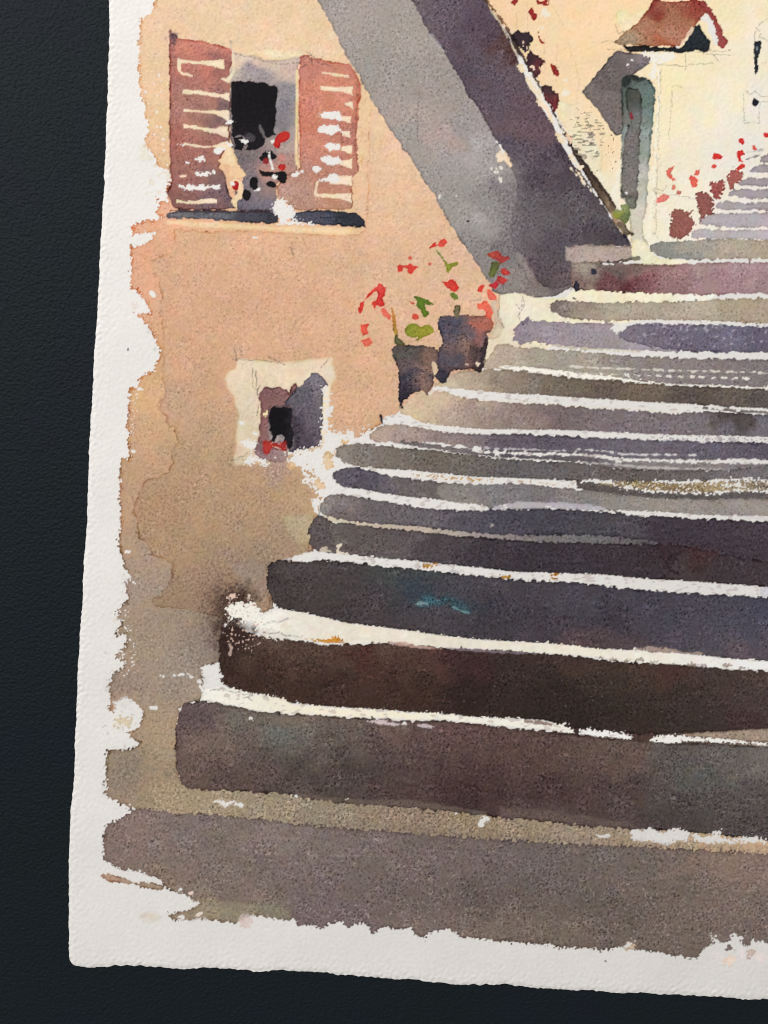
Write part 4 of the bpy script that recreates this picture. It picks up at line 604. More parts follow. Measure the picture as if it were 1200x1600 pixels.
# brown step and the dark bleed at its left end
halo([(340, 925), (385, 915), (400, 940), (370, 1000), (345, 1020), (335, 980)], (66, 44, 38), .97, 13)
halo([(310, 930), (345, 900), (350, 960), (330, 1010)], (104, 80, 68), .45, 16)
band([(862, 1126, 1150), (900, 1128, 1158), (1000, 1138, 1168), (1200, 1132, 1174)], [(900, 1140, 62, 46, 42), (1000, 1152, 84, 62, 54), (1100, 1150, 82, 64, 56), (1190, 1150, 110, 92, 78)], TREAD, ring=0)
step([(344, 1005, 1060), (348, 985, 1069), (360, 975, 1073), (380, 985, 1079), (400, 993, 1084), (420, 994, 1088), (445, 999, 1096), (480, 1002, 1100), (520, 1006, 1103), (560, 1008, 1105), (600, 1005, 1108), (650, 1009, 1112), (700, 1013, 1115), (750, 1015, 1119), (800, 1018, 1121), (850, 1022, 1124), (900, 1025, 1135), (950, 1033, 1141), (1000, 1037, 1146), (1050, 1038, 1144), (1100, 1043, 1142), (1150, 1047, 1140), (1200, 1049, 1138)],
     [(355, 1000, 58, 40, 34), (370, 1050, 62, 42, 34), (420, 1010, 92, 74, 62), (400, 1060, 68, 48, 40), (450, 1030, 88, 68, 56), (460, 1070, 66, 46, 38), (520, 1020, 88, 68, 58), (520, 1060, 62, 44, 38), (575, 1027, 72, 38, 34), (600, 1020, 96, 76, 64), (640, 1040, 80, 58, 50), (680, 1025, 88, 58, 52), (740, 1040, 62, 40, 42), (640, 1080, 66, 46, 38), (720, 1080, 48, 35, 31), (800, 1050, 60, 48, 44), (850, 1080, 46, 37, 33), (900, 1045, 78, 58, 52), (930, 1060, 66, 54, 46), (950, 1095, 52, 43, 38), (1000, 1055, 76, 60, 50), (1050, 1045, 82, 54, 50), (1050, 1090, 60, 50, 44), (1120, 1070, 72, 60, 54), (1180, 1060, 82, 66, 58), (1180, 1100, 74, 62, 60), (900, 1115, 48, 38, 34), (1000, 1130, 58, 46, 40), (1100, 1120, 62, 54, 50), (1160, 1122, 72, 52, 50)],
     'dark brown step stroke', gran=.09, ring=.12)
halo([(345, 985), (372, 975), (400, 990), (380, 1020), (348, 1030)], (58, 40, 36), .85, 10)
bare([(355, 951), (362, 944), (374, 941), (386, 944), (396, 941), (404, 950), (410, 962), (424, 958), (432, 962), (440, 985), (424, 992), (408, 984), (398, 972), (386, 972), (372, 964), (360, 964)], a2=2.6, a3=1.6, tone=(238, 236, 226))
bare([(410, 982), (430, 984), (450, 994), (430, 998), (414, 994)], a2=2.2, tone=(220, 216, 206))
flecks([(352, 930), (395, 928), (420, 990), (395, 1020), (352, 1010)], (206, 176, 160), 1.25, 5, alpha=.85, fall=5)
line([(358, 1006, 1.2), (362, 1012, 2.2), (360, 1020, 1.6)], (176, 150, 134), None, ring=0)
bare(ell(364, 932, 6, 4, 20), tone=(222, 190, 172), a2=1.6); bare(ell(389, 934, 3, 4), tone=(230, 210, 196), a2=1.4)
pencil((412, 975), (430, 972), (450, 966), a=.45, w=1.3, col=(120, 130, 140)); pencil((410, 990), (435, 988), (455, 994), a=.5, w=1, col=(70, 60, 52)); pencil((440, 988), (480, 998), a=.4)
wash([(474, 995), (490, 999), (512, 998), (520, 995), (530, 996), (537, 1003), (525, 1005), (500, 1004), (482, 1000)], [(485, 998, 196, 152, 70), (526, 1000, 200, 138, 48)], TREAD, a2=2, ring=.2); bare([(476, 1000, .8), (500, 1005, 1.2), (535, 1006, 1)], 'line', a2=1.2)
for p in ([(605, 1003), (630, 1002), (650, 1008), (690, 1013), (650, 1012), (615, 1006)], [(700, 1013), (740, 1012), (780, 1017), (845, 1020), (800, 1021), (740, 1018)]): wash(p, (186, 150, 136) if p[0][0] < 650 else (132, 116, 122), TREAD, ring=.1, alpha=.8, a2=1)
for a, b in ((935, 1027), (955, 1030), (980, 1032), (1000, 1030), (1020, 1034), (1096, 1039), (1135, 1039), (1160, 1043), (1080, 1038)): wash(ell(a, b, 7, 2.4), (150, 138, 126), TREAD, a2=1.4, ring=.1, alpha=.85)
wash([(996, 1014), (1010, 1010), (1040, 1011), (1065, 1018), (1092, 1019), (1095, 1022), (1050, 1020), (1010, 1018)], (156, 138, 126), TREAD, a2=1.2, ring=.12)
for a, b in ((425, 1095), (465, 1098), (352, 975)): bare(ell(a, b, 2, 2))
# white tread and the first broad brown step
gap([(318, 1078, 1094), (326, 1073, 1095), (340, 1073, 1097), (350, 1074, 1099), (370, 1077, 1103), (400, 1083, 1110), (430, 1088, 1114), (443, 1090, 1115), (455, 1099, 1115), (480, 1101, 1115), (520, 1105, 1118), (560, 1107, 1121), (600, 1109, 1122), (640, 1113, 1125), (680, 1113, 1122), (720, 1118, 1127), (760, 1121, 1131), (800, 1122, 1136), (850, 1126, 1138), (870, 1130, 1143), (888, 1136, 1146), (896, 1141, 1144)],
    [(340, 1085, 238, 236, 226), (400, 1095, 236, 232, 216), (480, 1108, 236, 228, 206), (600, 1115, 238, 230, 208), (760, 1125, 238, 234, 220), (880, 1140, 236, 232, 222)], a2=1.6, a3=.8, edge_h=.6)
bare([(317, 1041), (325, 1038), (331, 1040), (340, 1036), (341, 1043), (347, 1054), (347, 1070), (336, 1072), (328, 1074), (324, 1058), (318, 1048)], a2=2, a3=.8)
for q in ([(294, 1052, .8), (300, 1056, 1)], [(308, 1060, .8), (316, 1074, 1.2), (322, 1082, 1)], [(272, 1055, .8), (286, 1053, .8)], [(312, 1062, .6), (322, 1072, 1)]): bare(q, 'line', a2=.8)
pencil((330, 1078), (350, 1076), (375, 1082), (395, 1086), a=.6, w=1.2, col=(110, 118, 124)); pencil((380, 1088), (395, 1093), a=.6, w=1, col=(100, 96, 92))
gap([(905, 1140, 1147), (914, 1138, 1148), (940, 1141, 1152), (965, 1143, 1153), (980, 1146, 1157), (988, 1150, 1154)], (236, 234, 230), a2=1.6)
gap([(1014, 1152, 1157), (1024, 1151, 1160), (1036, 1149, 1163), (1050, 1147, 1161), (1080, 1147, 1157), (1120, 1151, 1160), (1165, 1156, 1162), (1200, 1160, 1166)], (236, 232, 226), a2=1.6)
line([(1080, 1152, 1), (1100, 1153, 1)], (96, 84, 78), None, ring=0); band([(1070, 1146, 1150), (1120, 1143, 1152), (1160, 1140, 1156), (1200, 1138, 1158)], (150, 132, 112), TREAD, a2=1.2, ring=.1, gran=.14)
line([(820, 1126, 2), (850, 1129, 3), (862, 1131, 2)], (150, 130, 116), TREAD, ring=.1, a2=1); bare(ell(885, 1130, 6, 1.6, 8), a2=1.2)
TAN = part('painted_ground', None, 'olive tan strip of ground between the two lowest strokes')
band([(u, a - 6, b + 6) for u, a, b in [(240, 1232, 1266), (280, 1234, 1275), (300, 1232, 1276), (340, 1233, 1276), (390, 1236, 1281), (440, 1238, 1286), (480, 1245, 1292), (540, 1253, 1296), (600, 1258, 1300), (700, 1267, 1308), (790, 1277, 1314), (900, 1289, 1320), (1000, 1295, 1325), (1100, 1301, 1330), (1200, 1313, 1336)]],
     [(270, 1250, 156, 136, 106), (330, 1262, 152, 134, 104), (400, 1260, 140, 128, 104), (440, 1262, 156, 136, 108), (490, 1265, 128, 120, 98), (560, 1272, 142, 124, 102), (640, 1282, 134, 114, 94), (720, 1290, 140, 120, 92), (800, 1298, 142, 124, 98), (900, 1305, 142, 126, 104), (1000, 1312, 150, 130, 104), (1100, 1320, 168, 142, 108), (1200, 1326, 184, 152, 118)], TAN, ring=.1, gran=.14, mott=.05, soft=2.5, a2=.8)
step([(276, 1155, 1185), (277, 1120, 1205), (281, 1106, 1219), (290, 1099, 1228), (305, 1096, 1231), (325, 1096, 1232), (345, 1100, 1233), (370, 1105, 1234), (400, 1112, 1236), (440, 1116, 1238), (480, 1117, 1245), (540, 1121, 1253), (600, 1124, 1257), (640, 1127, 1260), (700, 1127, 1266), (760, 1133, 1272), (800, 1138, 1277), (850, 1142, 1281), (900, 1148, 1288), (950, 1154, 1290), (1000, 1157, 1294), (1050, 1163, 1296), (1100, 1162, 1300), (1200, 1167, 1312)],
     [(282, 1150, 94, 76, 72), (305, 1120, 90, 74, 78), (345, 1130, 112, 98, 88), (330, 1160, 118, 98, 84), (310, 1200, 102, 82, 74), (400, 1130, 104, 98, 86), (440, 1145, 96, 100, 92), (400, 1170, 90, 78, 72), (380, 1215, 92, 74, 68), (450, 1200, 78, 68, 62), (520, 1150, 96, 86, 78), (550, 1200, 72, 64, 60), (470, 1125, 120, 102, 88), (600, 1140, 106, 86, 78), (630, 1180, 86, 70, 66), (700, 1150, 96, 72, 68), (660, 1230, 82, 64, 60), (730, 1220, 76, 56, 54), (740, 1255, 66, 48, 48), (800, 1170, 92, 70, 64), (850, 1190, 88, 68, 62), (860, 1240, 72, 54, 52), (940, 1170, 98, 80, 70), (980, 1190, 98, 78, 70), (960, 1240, 78, 64, 60), (860, 1272, 92, 76, 70), (1060, 1190, 88, 84, 78), (1080, 1220, 80, 84, 82), (1050, 1270, 72, 66, 64), (1130, 1200, 96, 92, 86), (1150, 1250, 82, 76, 74), (1190, 1180, 104, 98, 92), (1190, 1290, 76, 70, 68), (1000, 1280, 84, 70, 68)],
     'broad brown step stroke with a sharp square left end', gran=.1, mott=.08, ring=.3, a1=.8, a2=.7)
halo([(420, 1130), (470, 1140), (450, 1165), (410, 1160)], (96, 104, 96), .35, 14)
band([(455, 1238, 1243), (520, 1245, 1252), (580, 1249, 1257), (640, 1248, 1260), (700, 1258, 1266), (760, 1268, 1273)], (108, 94, 82), None, soft=2, ring=.05, alpha=.6, a2=.8)
band([(780, 1258, 1276), (850, 1264, 1280), (930, 1276, 1290), (990, 1286, 1294)], (110, 92, 84), None, soft=4, ring=.03, alpha=.45, a2=.8)
for p in ([(573, 1125), (590, 1124), (620, 1129), (635, 1132), (610, 1133), (580, 1129)], [(650, 1131), (670, 1132), (680, 1135), (660, 1136)]): wash(p, (194, 178, 178), TREAD, ring=.05, a2=1.2)
bare(ell(632, 1130, 2.5, 1.5)); bare(ell(393, 1122, 2.5, 2)); bare(ell(462, 1242, 2.4, 1.6)); bare(ell(540, 1248, 2, 1.4)); bare(ell(712, 1270, 2.4, 1.4))
# tan ground strip and the lowest broad wash
halo([(235, 1225), (280, 1225), (290, 1272), (240, 1268)], (156, 135, 105), .6, 6)
flecks([(300, 1240), (900, 1285), (900, 1310), (300, 1268)], (92, 78, 66), 1.5, 5, alpha=.55, fall=3); flecks([(300, 1240), (900, 1285), (900, 1310), (300, 1268)], (206, 190, 160), 1.9, 5, alpha=.6, fall=3)
bare([(333, 1251), (345, 1249), (352, 1253), (366, 1252), (381, 1256), (378, 1260), (362, 1257), (350, 1259), (343, 1255)], a2=1.5); bare([(750, 1277), (756, 1273), (763, 1276), (760, 1282), (754, 1290), (748, 1290)], a2=1.6)
bare([(930, 1303), (940, 1304), (950, 1302), (952, 1305), (940, 1308)], a2=1.2)
bare([(985, 1301), (992, 1294), (1004, 1296), (1018, 1293), (1026, 1298), (1038, 1300), (1050, 1293), (1054, 1296), (1066, 1294), (1076, 1302), (1074, 1312), (1060, 1312), (1048, 1316), (1040, 1320), (1022, 1314), (1002, 1314), (990, 1312)], a2=1.8, a3=.8)
bare([(1080, 1306), (1088, 1302), (1096, 1308), (1112, 1302), (1126, 1296), (1122, 1304), (1140, 1312), (1158, 1308), (1180, 1306), (1196, 1312), (1194, 1316), (1170, 1315), (1150, 1316), (1128, 1316), (1108, 1316), (1092, 1314)], a2=1.8, a3=.8)
LOW = part('painted_step', None, 'lowest and widest grey step wash with a ragged bottom edge')
BOT = [(1560, 1500), (1230, 1478), (1205, 1478), (1190, 1468), (1178, 1475), (1170, 1480), (1150, 1470), (1120, 1474), (1104, 1480), (1095, 1488), (1088, 1497), (1078, 1495), (1050, 1492), (1030, 1486), (1008, 1485), (985, 1483), (960, 1480), (944, 1485), (920, 1480), (890, 1480), (850, 1475), (810, 1472), (790, 1470), (745, 1465), (718, 1463), (712, 1457), (700, 1449),
    (670, 1456), (662, 1466), (650, 1458), (640, 1449), (628, 1452), (612, 1450), (602, 1446), (592, 1452), (582, 1459), (576, 1446), (568, 1440), (556, 1443), (545, 1448), (532, 1438), (515, 1442), (505, 1450), (492, 1445), (480, 1443), (468, 1446), (458, 1436), (440, 1436), (420, 1432), (400, 1429), (384, 1428), (372, 1440), (355, 1440), (340, 1438), (322, 1434), (310, 1432), (295, 1436), (275, 1438), (262, 1429), (278, 1424), (296, 1420), (313, 1410),
    (300, 1402), (285, 1396), (262, 1388), (252, 1376), (246, 1370), (225, 1366), (205, 1358), (195, 1361), (180, 1354), (170, 1346), (162, 1342), (162, 1310), (164, 1292), (174, 1284), (190, 1278), (200, 1270), (207, 1264)]
wash([(207, 1265), (222, 1261), (250, 1265), (280, 1271), (310, 1270), (340, 1271), (380, 1276), (430, 1282), (480, 1288), (540, 1293), (600, 1297), (700, 1305), (790, 1311), (870, 1316), (930, 1319), (1000, 1322), (1100, 1327), (1200, 1333), (1560, 1350)] + BOT,
     [(u, v, r * 1.02, g * .98, b * .96) for u, v, r, g, b in [(180, 1310, 120, 104, 98), (220, 1300, 128, 112, 106), (260, 1330, 118, 108, 102), (300, 1300, 114, 106, 104), (360, 1310, 114, 106, 98), (440, 1305, 122, 113, 108), (540, 1320, 112, 104, 100), (330, 1360, 112, 104, 98), (430, 1360, 108, 99, 95), (380, 1400, 112, 102, 96), (300, 1430, 138, 124, 100), (350, 1432, 134, 122, 100), (420, 1425, 126, 116, 98), (470, 1420, 104, 94, 98), (520, 1420, 104, 94, 98), (560, 1380, 106, 98, 94), (640, 1340, 110, 100, 96), (620, 1400, 98, 90, 86), (620, 1440, 118, 106, 100), (700, 1350, 106, 97, 94),
      (760, 1400, 92, 84, 80), (760, 1450, 112, 102, 92), (820, 1340, 102, 96, 94), (880, 1380, 96, 90, 86), (860, 1450, 108, 99, 88), (950, 1350, 104, 98, 92), (960, 1420, 96, 89, 82), (1040, 1380, 104, 96, 88), (1060, 1450, 106, 97, 88), (1130, 1340, 126, 110, 98), (1190, 1360, 126, 108, 100), (1150, 1410, 112, 102, 94), (1190, 1450, 104, 94, 88), (250, 1372, 124, 108, 92)]],
     LOW, sharp=True, streak=.12, ring=.22, gran=.1, mott=.07, a1=.8, a2=1.5, a3=.6, soft=1.4)
halo([(450, 1280), (1200, 1330), (1200, 1336), (450, 1290)], (104, 92, 90), .3, 6)
wash([(300, 1403), (330, 1404), (400, 1410), (450, 1416), (452, 1436), (400, 1428), (372, 1439), (322, 1434), (280, 1436), (296, 1422), (313, 1411)], [(320, 1425, 142, 128, 102), (420, 1422, 126, 118, 98)], LOW, ring=.08, soft=4, a2=.8, alpha=.85)
wash([(160, 1366), (168, 1364), (185, 1367), (200, 1372), (212, 1378), (225, 1374), (240, 1377), (257, 1384), (252, 1390), (235, 1388), (218, 1384), (205, 1380), (190, 1379), (172, 1376), (163, 1373)], [(180, 1371, 176, 142, 118), (230, 1381, 150, 130, 106)], LOW, ring=.45, a2=1.3)
bare([(165, 1350), (185, 1358), (205, 1364), (216, 1360), (240, 1372), (255, 1376), (235, 1378), (214, 1376), (196, 1370), (175, 1362)], a2=1.8)
bare(ell(282, 1432, 6, 3)); bare(ell(310, 1428, 6, 3, -15), tone=(222, 206, 196)); bare(ell(298, 1395, 3, 2), tone=(222, 196, 186)); bare(ell(280, 1390, 4, 2), a2=1.2)
wash([(372, 1436), (380, 1428), (392, 1430), (394, 1440), (388, 1450), (376, 1444)], (206, 184, 176), 0, ring=.1, a2=2, a3=1.2, soft=2, gran=.04, alpha=.7); wash(ell(235, 1432, 16, 7), (210, 200, 190), 0, ring=0, soft=8, gran=.02)
wash(ell(983, 1476, 9, 6, -20), (190, 174, 152), LOW, ring=.2, a2=2.4, a3=1.4); bare([(960, 1484, 1.5), (970, 1480, 2), (992, 1470, 1.2)], 'line', a2=1)
bare([(1094, 1490), (1102, 1480), (1116, 1474), (1112, 1464), (1108, 1459), (1118, 1466), (1128, 1474), (1140, 1470), (1138, 1462), (1148, 1458), (1160, 1466), (1152, 1474), (1166, 1482), (1176, 1466), (1186, 1474), (1190, 1484), (1210, 1482), (1210, 1500), (1140, 1508), (1100, 1504)], a2=2.2, a3=1.2)
for p, c in ((ell(1140, 1500, 9, 6, -20), (222, 202, 186)), (ell(1172, 1488, 6, 8, 30), (190, 172, 160)), (ell(1187, 1494, 9, 7, 10), (224, 208, 204)), (ell(1120, 1492, 10, 5), (214, 208, 208)), (ell(1138, 1482, 5, 4), (120, 108, 102)), (ell(1160, 1490, 4, 6), (222, 214, 212)), (ell(1130, 1466, 4, 2), (120, 110, 100))): wash(p, c, LOW, ring=.1, a2=1.8, a3=1)
flecks([(440, 1400), (790, 1430), (780, 1450), (480, 1432)], (176, 162, 156), 1.9, 5, alpha=.55); flecks([(600, 1360), (1200, 1400), (1200, 1470), (650, 1440)], (172, 160, 148), 2.1, 5, alpha=.5)
flecks([(200, 1290), (450, 1300), (440, 1400), (220, 1350)], (170, 152, 142), 2.1, 5, alpha=.4)
# fine pale flecks of paper showing through the dark strokes
for q in ([(500, 790), (1200, 820), (1200, 910), (500, 860)], [(430, 890), (1200, 940), (1200, 1020), (440, 940)], [(360, 1030), (1200, 1060), (1200, 1130), (400, 1080)], [(290, 1110), (1200, 1180), (1200, 1290), (300, 1220)], [(560, 700), (1200, 740), (1200, 790), (560, 760)]):
    flecks(q, (150, 140, 138), 2.6, 5, alpha=.22)

# ---------------- two flower pots on the steps
def pot(p, cols, label):
    i = part('painted_flower_pot', None, label); wash(p, cols, i, a1=.6, a2=.9, ring=.22, gran=.09, mott=.09); return i
P1 = pot([(612, 546), (617, 541), (624, 538), (640, 540), (665, 541), (680, 544), (686, 554), (682, 572), (678, 590), (677, 603), (672, 609), (667, 618), (663, 613), (650, 612), (645, 617), (640, 618), (636, 626), (631, 624), (629, 634), (631, 640), (625, 636), (622, 622), (623, 600), (622, 578), (617, 564), (614, 556)],
    [(622, 550, 84, 84, 76), (640, 550, 86, 78, 78), (665, 552, 128, 96, 80), (635, 575, 96, 82, 84), (660, 580, 138, 102, 86), (640, 600, 72, 70, 84), (625, 600, 56, 54, 66), (627, 630, 46, 44, 56), (668, 604, 132, 100, 86), (650, 610, 84, 72, 78)], 'brown flower pot touch, standing a step lower')
P2 = pot([(683, 506), (686, 497), (690, 494), (710, 494), (725, 492), (745, 494), (764, 494), (770, 500), (771, 510), (765, 519), (760, 522), (763, 530), (760, 545), (757, 562), (755, 576), (750, 582), (744, 580), (735, 578), (718, 578), (706, 580), (700, 590), (697, 597), (690, 599), (683, 593), (677, 588), (684, 580), (681, 566), (685, 550), (691, 535), (688, 522)],
    [(695, 505, 74, 76, 96), (700, 525, 76, 78, 98), (725, 500, 110, 92, 90), (745, 505, 182, 98, 78), (760, 505, 186, 102, 82), (730, 520, 92, 86, 96), (755, 520, 150, 92, 86), (740, 548, 150, 112, 92), (725, 550, 138, 104, 92), (700, 555, 78, 76, 90), (755, 550, 66, 54, 58), (757, 570, 62, 50, 54), (730, 572, 118, 84, 76), (690, 590, 58, 58, 72), (710, 570, 84, 72, 78)], 'larger blue and terracotta flower pot touch')
line([(758, 530, 1.5), (756, 550, 4.5), (753, 568, 4), (750, 580, 3)], (66, 54, 58), P2, ring=.1, alpha=.85); bare(ell(746, 569, 2, 2.6), tone=(230, 210, 190)); bare(ell(730, 571, 2, 1.5), tone=(226, 196, 180))
wash([(676, 566), (682, 570), (681, 585), (677, 586)], (216, 190, 160), WALL, ring=.1); wash([(670, 614), (680, 610), (672, 618)], (222, 212, 196), WALL, ring=0)
def stem(pts, c, par): line(pts, c, part('stem', par), ring=.2, a1=.4, a2=.4, soft=1.2)
stem([(612, 480, .8), (615, 495, 3), (617, 512, 3.2), (619, 526, 3)], [(613, 485, 206, 140, 80), (618, 522, 172, 140, 64)], P1); stem([(619, 526, 3), (621, 534, 5), (628, 538, 4), (633, 538, .8)], [(622, 532, 92, 96, 58), (630, 537, 100, 92, 60)], P1)
stem([(714, 481, 5), (713, 494, 4)], (112, 104, 72), P2)
GR = (142, 142, 44)
for p, c, par in (([(633, 519), (636, 508), (641, 505), (648, 507), (658, 511), (664, 508), (672, 509), (678, 515), (680, 520), (672, 523), (663, 526), (656, 532), (648, 533), (652, 528), (642, 528), (635, 524)], [(640, 515, 136, 140, 44), (665, 516, 146, 144, 44)], P1), ([(644, 462), (652, 464), (662, 466), (670, 470), (676, 476), (668, 477), (664, 474), (666, 484), (670, 490), (667, 497), (662, 496), (656, 484), (650, 478), (652, 471)], [(650, 465, 84, 116, 34), (660, 478, 92, 124, 36), (667, 494, 176, 88, 56)], P1),
                  ([(682, 393), (688, 398), (695, 408), (700, 413), (709, 411), (716, 409), (713, 415), (706, 418), (704, 425), (700, 428), (696, 418), (692, 408)], [(688, 400, 124, 128, 52), (704, 415, 138, 144, 48)], P2), ([(703, 459), (708, 457), (714, 461), (716, 468), (710, 469), (704, 464)], (104, 122, 46), P2), ([(768, 411), (776, 410), (782, 411), (778, 422), (774, 430), (766, 435), (762, 430), (765, 424)], [(772, 415, 88, 96, 48), (768, 428, 112, 116, 52)], P2)):
    leaf(p, c, par)
RD = (214, 62, 52); RL = (226, 104, 84)
for p, c, par in (([(560, 484), (562, 475), (566, 472), (569, 470), (574, 462), (581, 454), (588, 449), (593, 443), (598, 446), (602, 450), (602, 460), (598, 468), (600, 476), (594, 481), (588, 478), (585, 483), (581, 474), (587, 470), (590, 462), (588, 455), (580, 460), (573, 467), (569, 474), (568, 485), (563, 491)], [(565, 482, 208, 56, 48), (580, 458, 214, 66, 54), (597, 455, 224, 84, 72), (592, 476, 206, 56, 50)], P1),
                  ([(594, 484), (599, 482), (606, 488), (611, 495), (609, 501), (603, 496), (598, 493)], RL, P1), ([(563, 507), (569, 508), (576, 506), (574, 514), (575, 521), (568, 524), (564, 518)], [(565, 512, 214, 60, 54), (571, 514, 230, 104, 84)], P1), ([(564, 532), (572, 530), (578, 528), (582, 536), (577, 540), (571, 542), (567, 537)], RL, P1), ([(621, 415), (625, 415), (629, 415), (628, 424), (623, 428), (620, 424)], RD, P1), ([(634, 417), (641, 413), (646, 416), (653, 418), (648, 423), (643, 429), (637, 426), (638, 421)], RD, P1),
                  (ell(641, 404, 3.4, 2), RL, P1), ([(671, 388), (676, 382), (681, 380), (681, 386), (676, 387)], RD, P2), ([(683, 383), (688, 376), (694, 374), (700, 379), (695, 384), (690, 387), (685, 386)], (226, 84, 70), P2), (ell(671, 413, 3, 3), (214, 104, 88), P2), ([(692, 441), (698, 440), (703, 436), (708, 438), (714, 444), (717, 450), (711, 457), (703, 454), (697, 448)], RD, P2), ([(761, 399), (768, 394), (776, 392), (783, 396), (785, 401), (796, 403), (792, 408), (782, 411), (775, 406), (768, 404)], [(768, 398, 178, 78, 68), (788, 406, 166, 60, 56)], P2),
                  ([(783, 421), (788, 420), (794, 424), (796, 429), (788, 431), (784, 428)], (196, 68, 62), P2), ([(777, 432), (785, 433), (794, 437), (790, 442), (784, 444), (778, 440)], (192, 62, 56), P2), ([(746, 450), (751, 446), (757, 446), (755, 452), (752, 457), (747, 456)], RD, P2), ([(763, 446), (770, 443), (775, 440), (778, 447), (774, 453), (768, 450)], (196, 50, 58), P2), ([(760, 454), (764, 452), (770, 458), (777, 464), (775, 470), (768, 470), (762, 465)], (226, 106, 88), P2),
                  ([(745, 476), (752, 474), (760, 470), (764, 478), (770, 482), (775, 489), (769, 492), (766, 500), (760, 495), (757, 487), (748, 483)], [(752, 478, 228, 108, 76), (765, 490, 226, 102, 78)], P2), ([(644, 493), (650, 490), (655, 496), (652, 500), (644, 499)], (206, 78, 60), P1), ([(640, 472), (648, 474), (646, 478)], RD, P1)):
    leaf(p, c, par, 'blossom')
line([(627, 417, .7), (636, 417, .8)], RD, None, ring=0); pencil((585, 492), (594, 487), a=.5, w=1, col=(220, 120, 100))
wash([(768, 472), (776, 470), (779, 498), (787, 512), (784, 522), (776, 530), (764, 530), (768, 520), (773, 506), (770, 492)], [(778, 518, 214, 194, 168), (774, 490, 210, 184, 164)], LAND, ring=.25, soft=2)
pencil((780, 462), (779, 495), (787, 512), a=.5, w=.9); pencil((806, 476), (810, 484), (815, 478)); pencil((818, 464), (817, 480), (812, 488), (812, 500)); pencil((814, 470), (814, 480)); pencil((735, 470), (752, 467), a=.45, w=1.4, col=(130, 140, 130)); pencil((640, 480), (660, 478), a=.15)
pencil((452, 387), (460, 390), (456, 378), a=.6); pencil((456, 388), (461, 403), a=.6); pencil((700, 470), (720, 478), a=.25)
# a speck on the margin, faint stains on the border paper
line([(201, 545, 1.1), (201, 548, 1.0)], (40, 34, 36), 0, ring=0, a1=0, a2=0, gran=0)
line([(945, 1500, 1.0), (946, 1501, .8)], (70, 62, 56), 0, ring=0, a1=0, a2=0, gran=0)
for p, c in ((ell(225, 240, 8, 14), (236, 230, 214)), (ell(211, 479, 5, 6), (226, 212, 204)), (ell(181, 968, 2, 4, 30), (214, 206, 192)), (ell(233, 520, 3, 3), (206, 206, 200)), (ell(243, 545, 2, 2), (190, 196, 190))): wash(p, c, 0, ring=0, soft=5, gran=.01, mott=0, alpha=.8)

# ---------------- the unpainted border all round
F = np.maximum(UU - 1548, -(VV + 262)).astype(np.float32) + 3 * N[16] + 2 * N[5]
mb = np.clip(F + .5, 0, 1)[..., None]
canvas[:] = canvas * (1 - mb) + np.array(PAPER, np.float32) * mb
ident[F > 0] = 0
# the sheet's own tooth and fibres
canvas *= np.exp(-0.010 * N[5] - 0.008 * N[9] - 0.006 * N[30])[..., None]


# ------------------------------------------------------------------ the sheet's own deckled outline
LV = np.array([(-310, 186), (0, 172), (40, 171), (80, 171), (120, 169), (160, 168.5), (200, 167), (240, 166), (260, 164), (300, 163), (320, 161), (380, 158),
    (410, 156.5), (450, 155), (480, 153), (520, 151), (560, 148), (600, 146), (640, 143), (680, 141), (720, 140), (760, 138.5), (780, 137.5), (820, 136),
    (860, 133), (900, 131), (940, 128.5), (980, 126), (1000, 124.3), (1040, 122.5), (1080, 121.5), (1120, 120), (1145, 118), (1178, 117.4), (1210, 116.4),
    (1243, 113.5), (1275, 111), (1308, 110), (1340, 108.6), (1405, 108), (1440, 108.6), (1470, 109), (1488, 109), (1498, 109.5), (1503, 111.5), (1507, 116), (1510, 124), (1512, 134), (1580, 200)], float)
BU = np.array([(90, 1490), (107, 1500), (112, 1505), (119, 1508), (130, 1510), (150, 1511), (170, 1508), (200, 1507), (240, 1509.6), (260, 1511), (290, 1514), (320, 1511), (350, 1512),
    (380, 1515), (400, 1518), (430, 1515), (480, 1517), (520, 1520), (540, 1523), (580, 1526), (610, 1529), (640, 1529), (660, 1532), (690, 1534), (720, 1537),
    (750, 1538), (790, 1537), (810, 1539), (850, 1543), (900, 1545), (940, 1548), (970, 1551), (1000, 1550), (1040, 1553), (1080, 1555), (1130, 1556),
    (1150, 1560), (1180, 1562), (1200, 1560), (1400, 1570), (1650, 1571)], float)
def noise1(x, lam, seed):
    r = np.random.RandomState(seed).uniform(-1, 1, 4000)
    return np.interp(x / lam + 500, np.arange(4000), r)
Ledge = np.interp(V, LV[:, 0], LV[:, 1]) + 0.55 * noise1(V, 4, 1) + 0.7 * noise1(V, 11, 2) + 0.5 * noise1(V, 26, 3)
Bedge = np.interp(U, BU[:, 0], BU[:, 1]) + 0.8 * noise1(U, 4, 4) + 1.1 * noise1(U, 10, 5) + 0.7 * noise1(U, 23, 6)
L2 = Ledge[:, None]; B2 = Bedge[None, :]
inside = (UU >= L2) & (VV <= B2)
PU = np.maximum(UU, L2); PV = np.minimum(VV, B2)
dist = np.minimum(PU - L2, B2 - PV)
dist = np.minimum(dist, np.minimum(1641 - UU, VV + 301))
X, Y = rectify(PU, PV)
Tk = 0.00062
rise = np.clip((dist + 0.6) / 7.0, 0, 1) ** 0.5
Z = Tk * (0.45 + 0.55 * rise) + 0.00016 * (N[140] * 0.6) + 0.000022 * (N[9] + 0.6 * N[5]) * (0.4 + 0.6 * np.exp(-dist / 20))
Z += 0.00004 * np.exp(-dist / 9) * N[9]
Z = np.maximum(Z, 0.00015)
face_keep = inside[:-1, :-1] | inside[1:, :-1] | inside[:-1, 1:] | inside[1:, 1:]

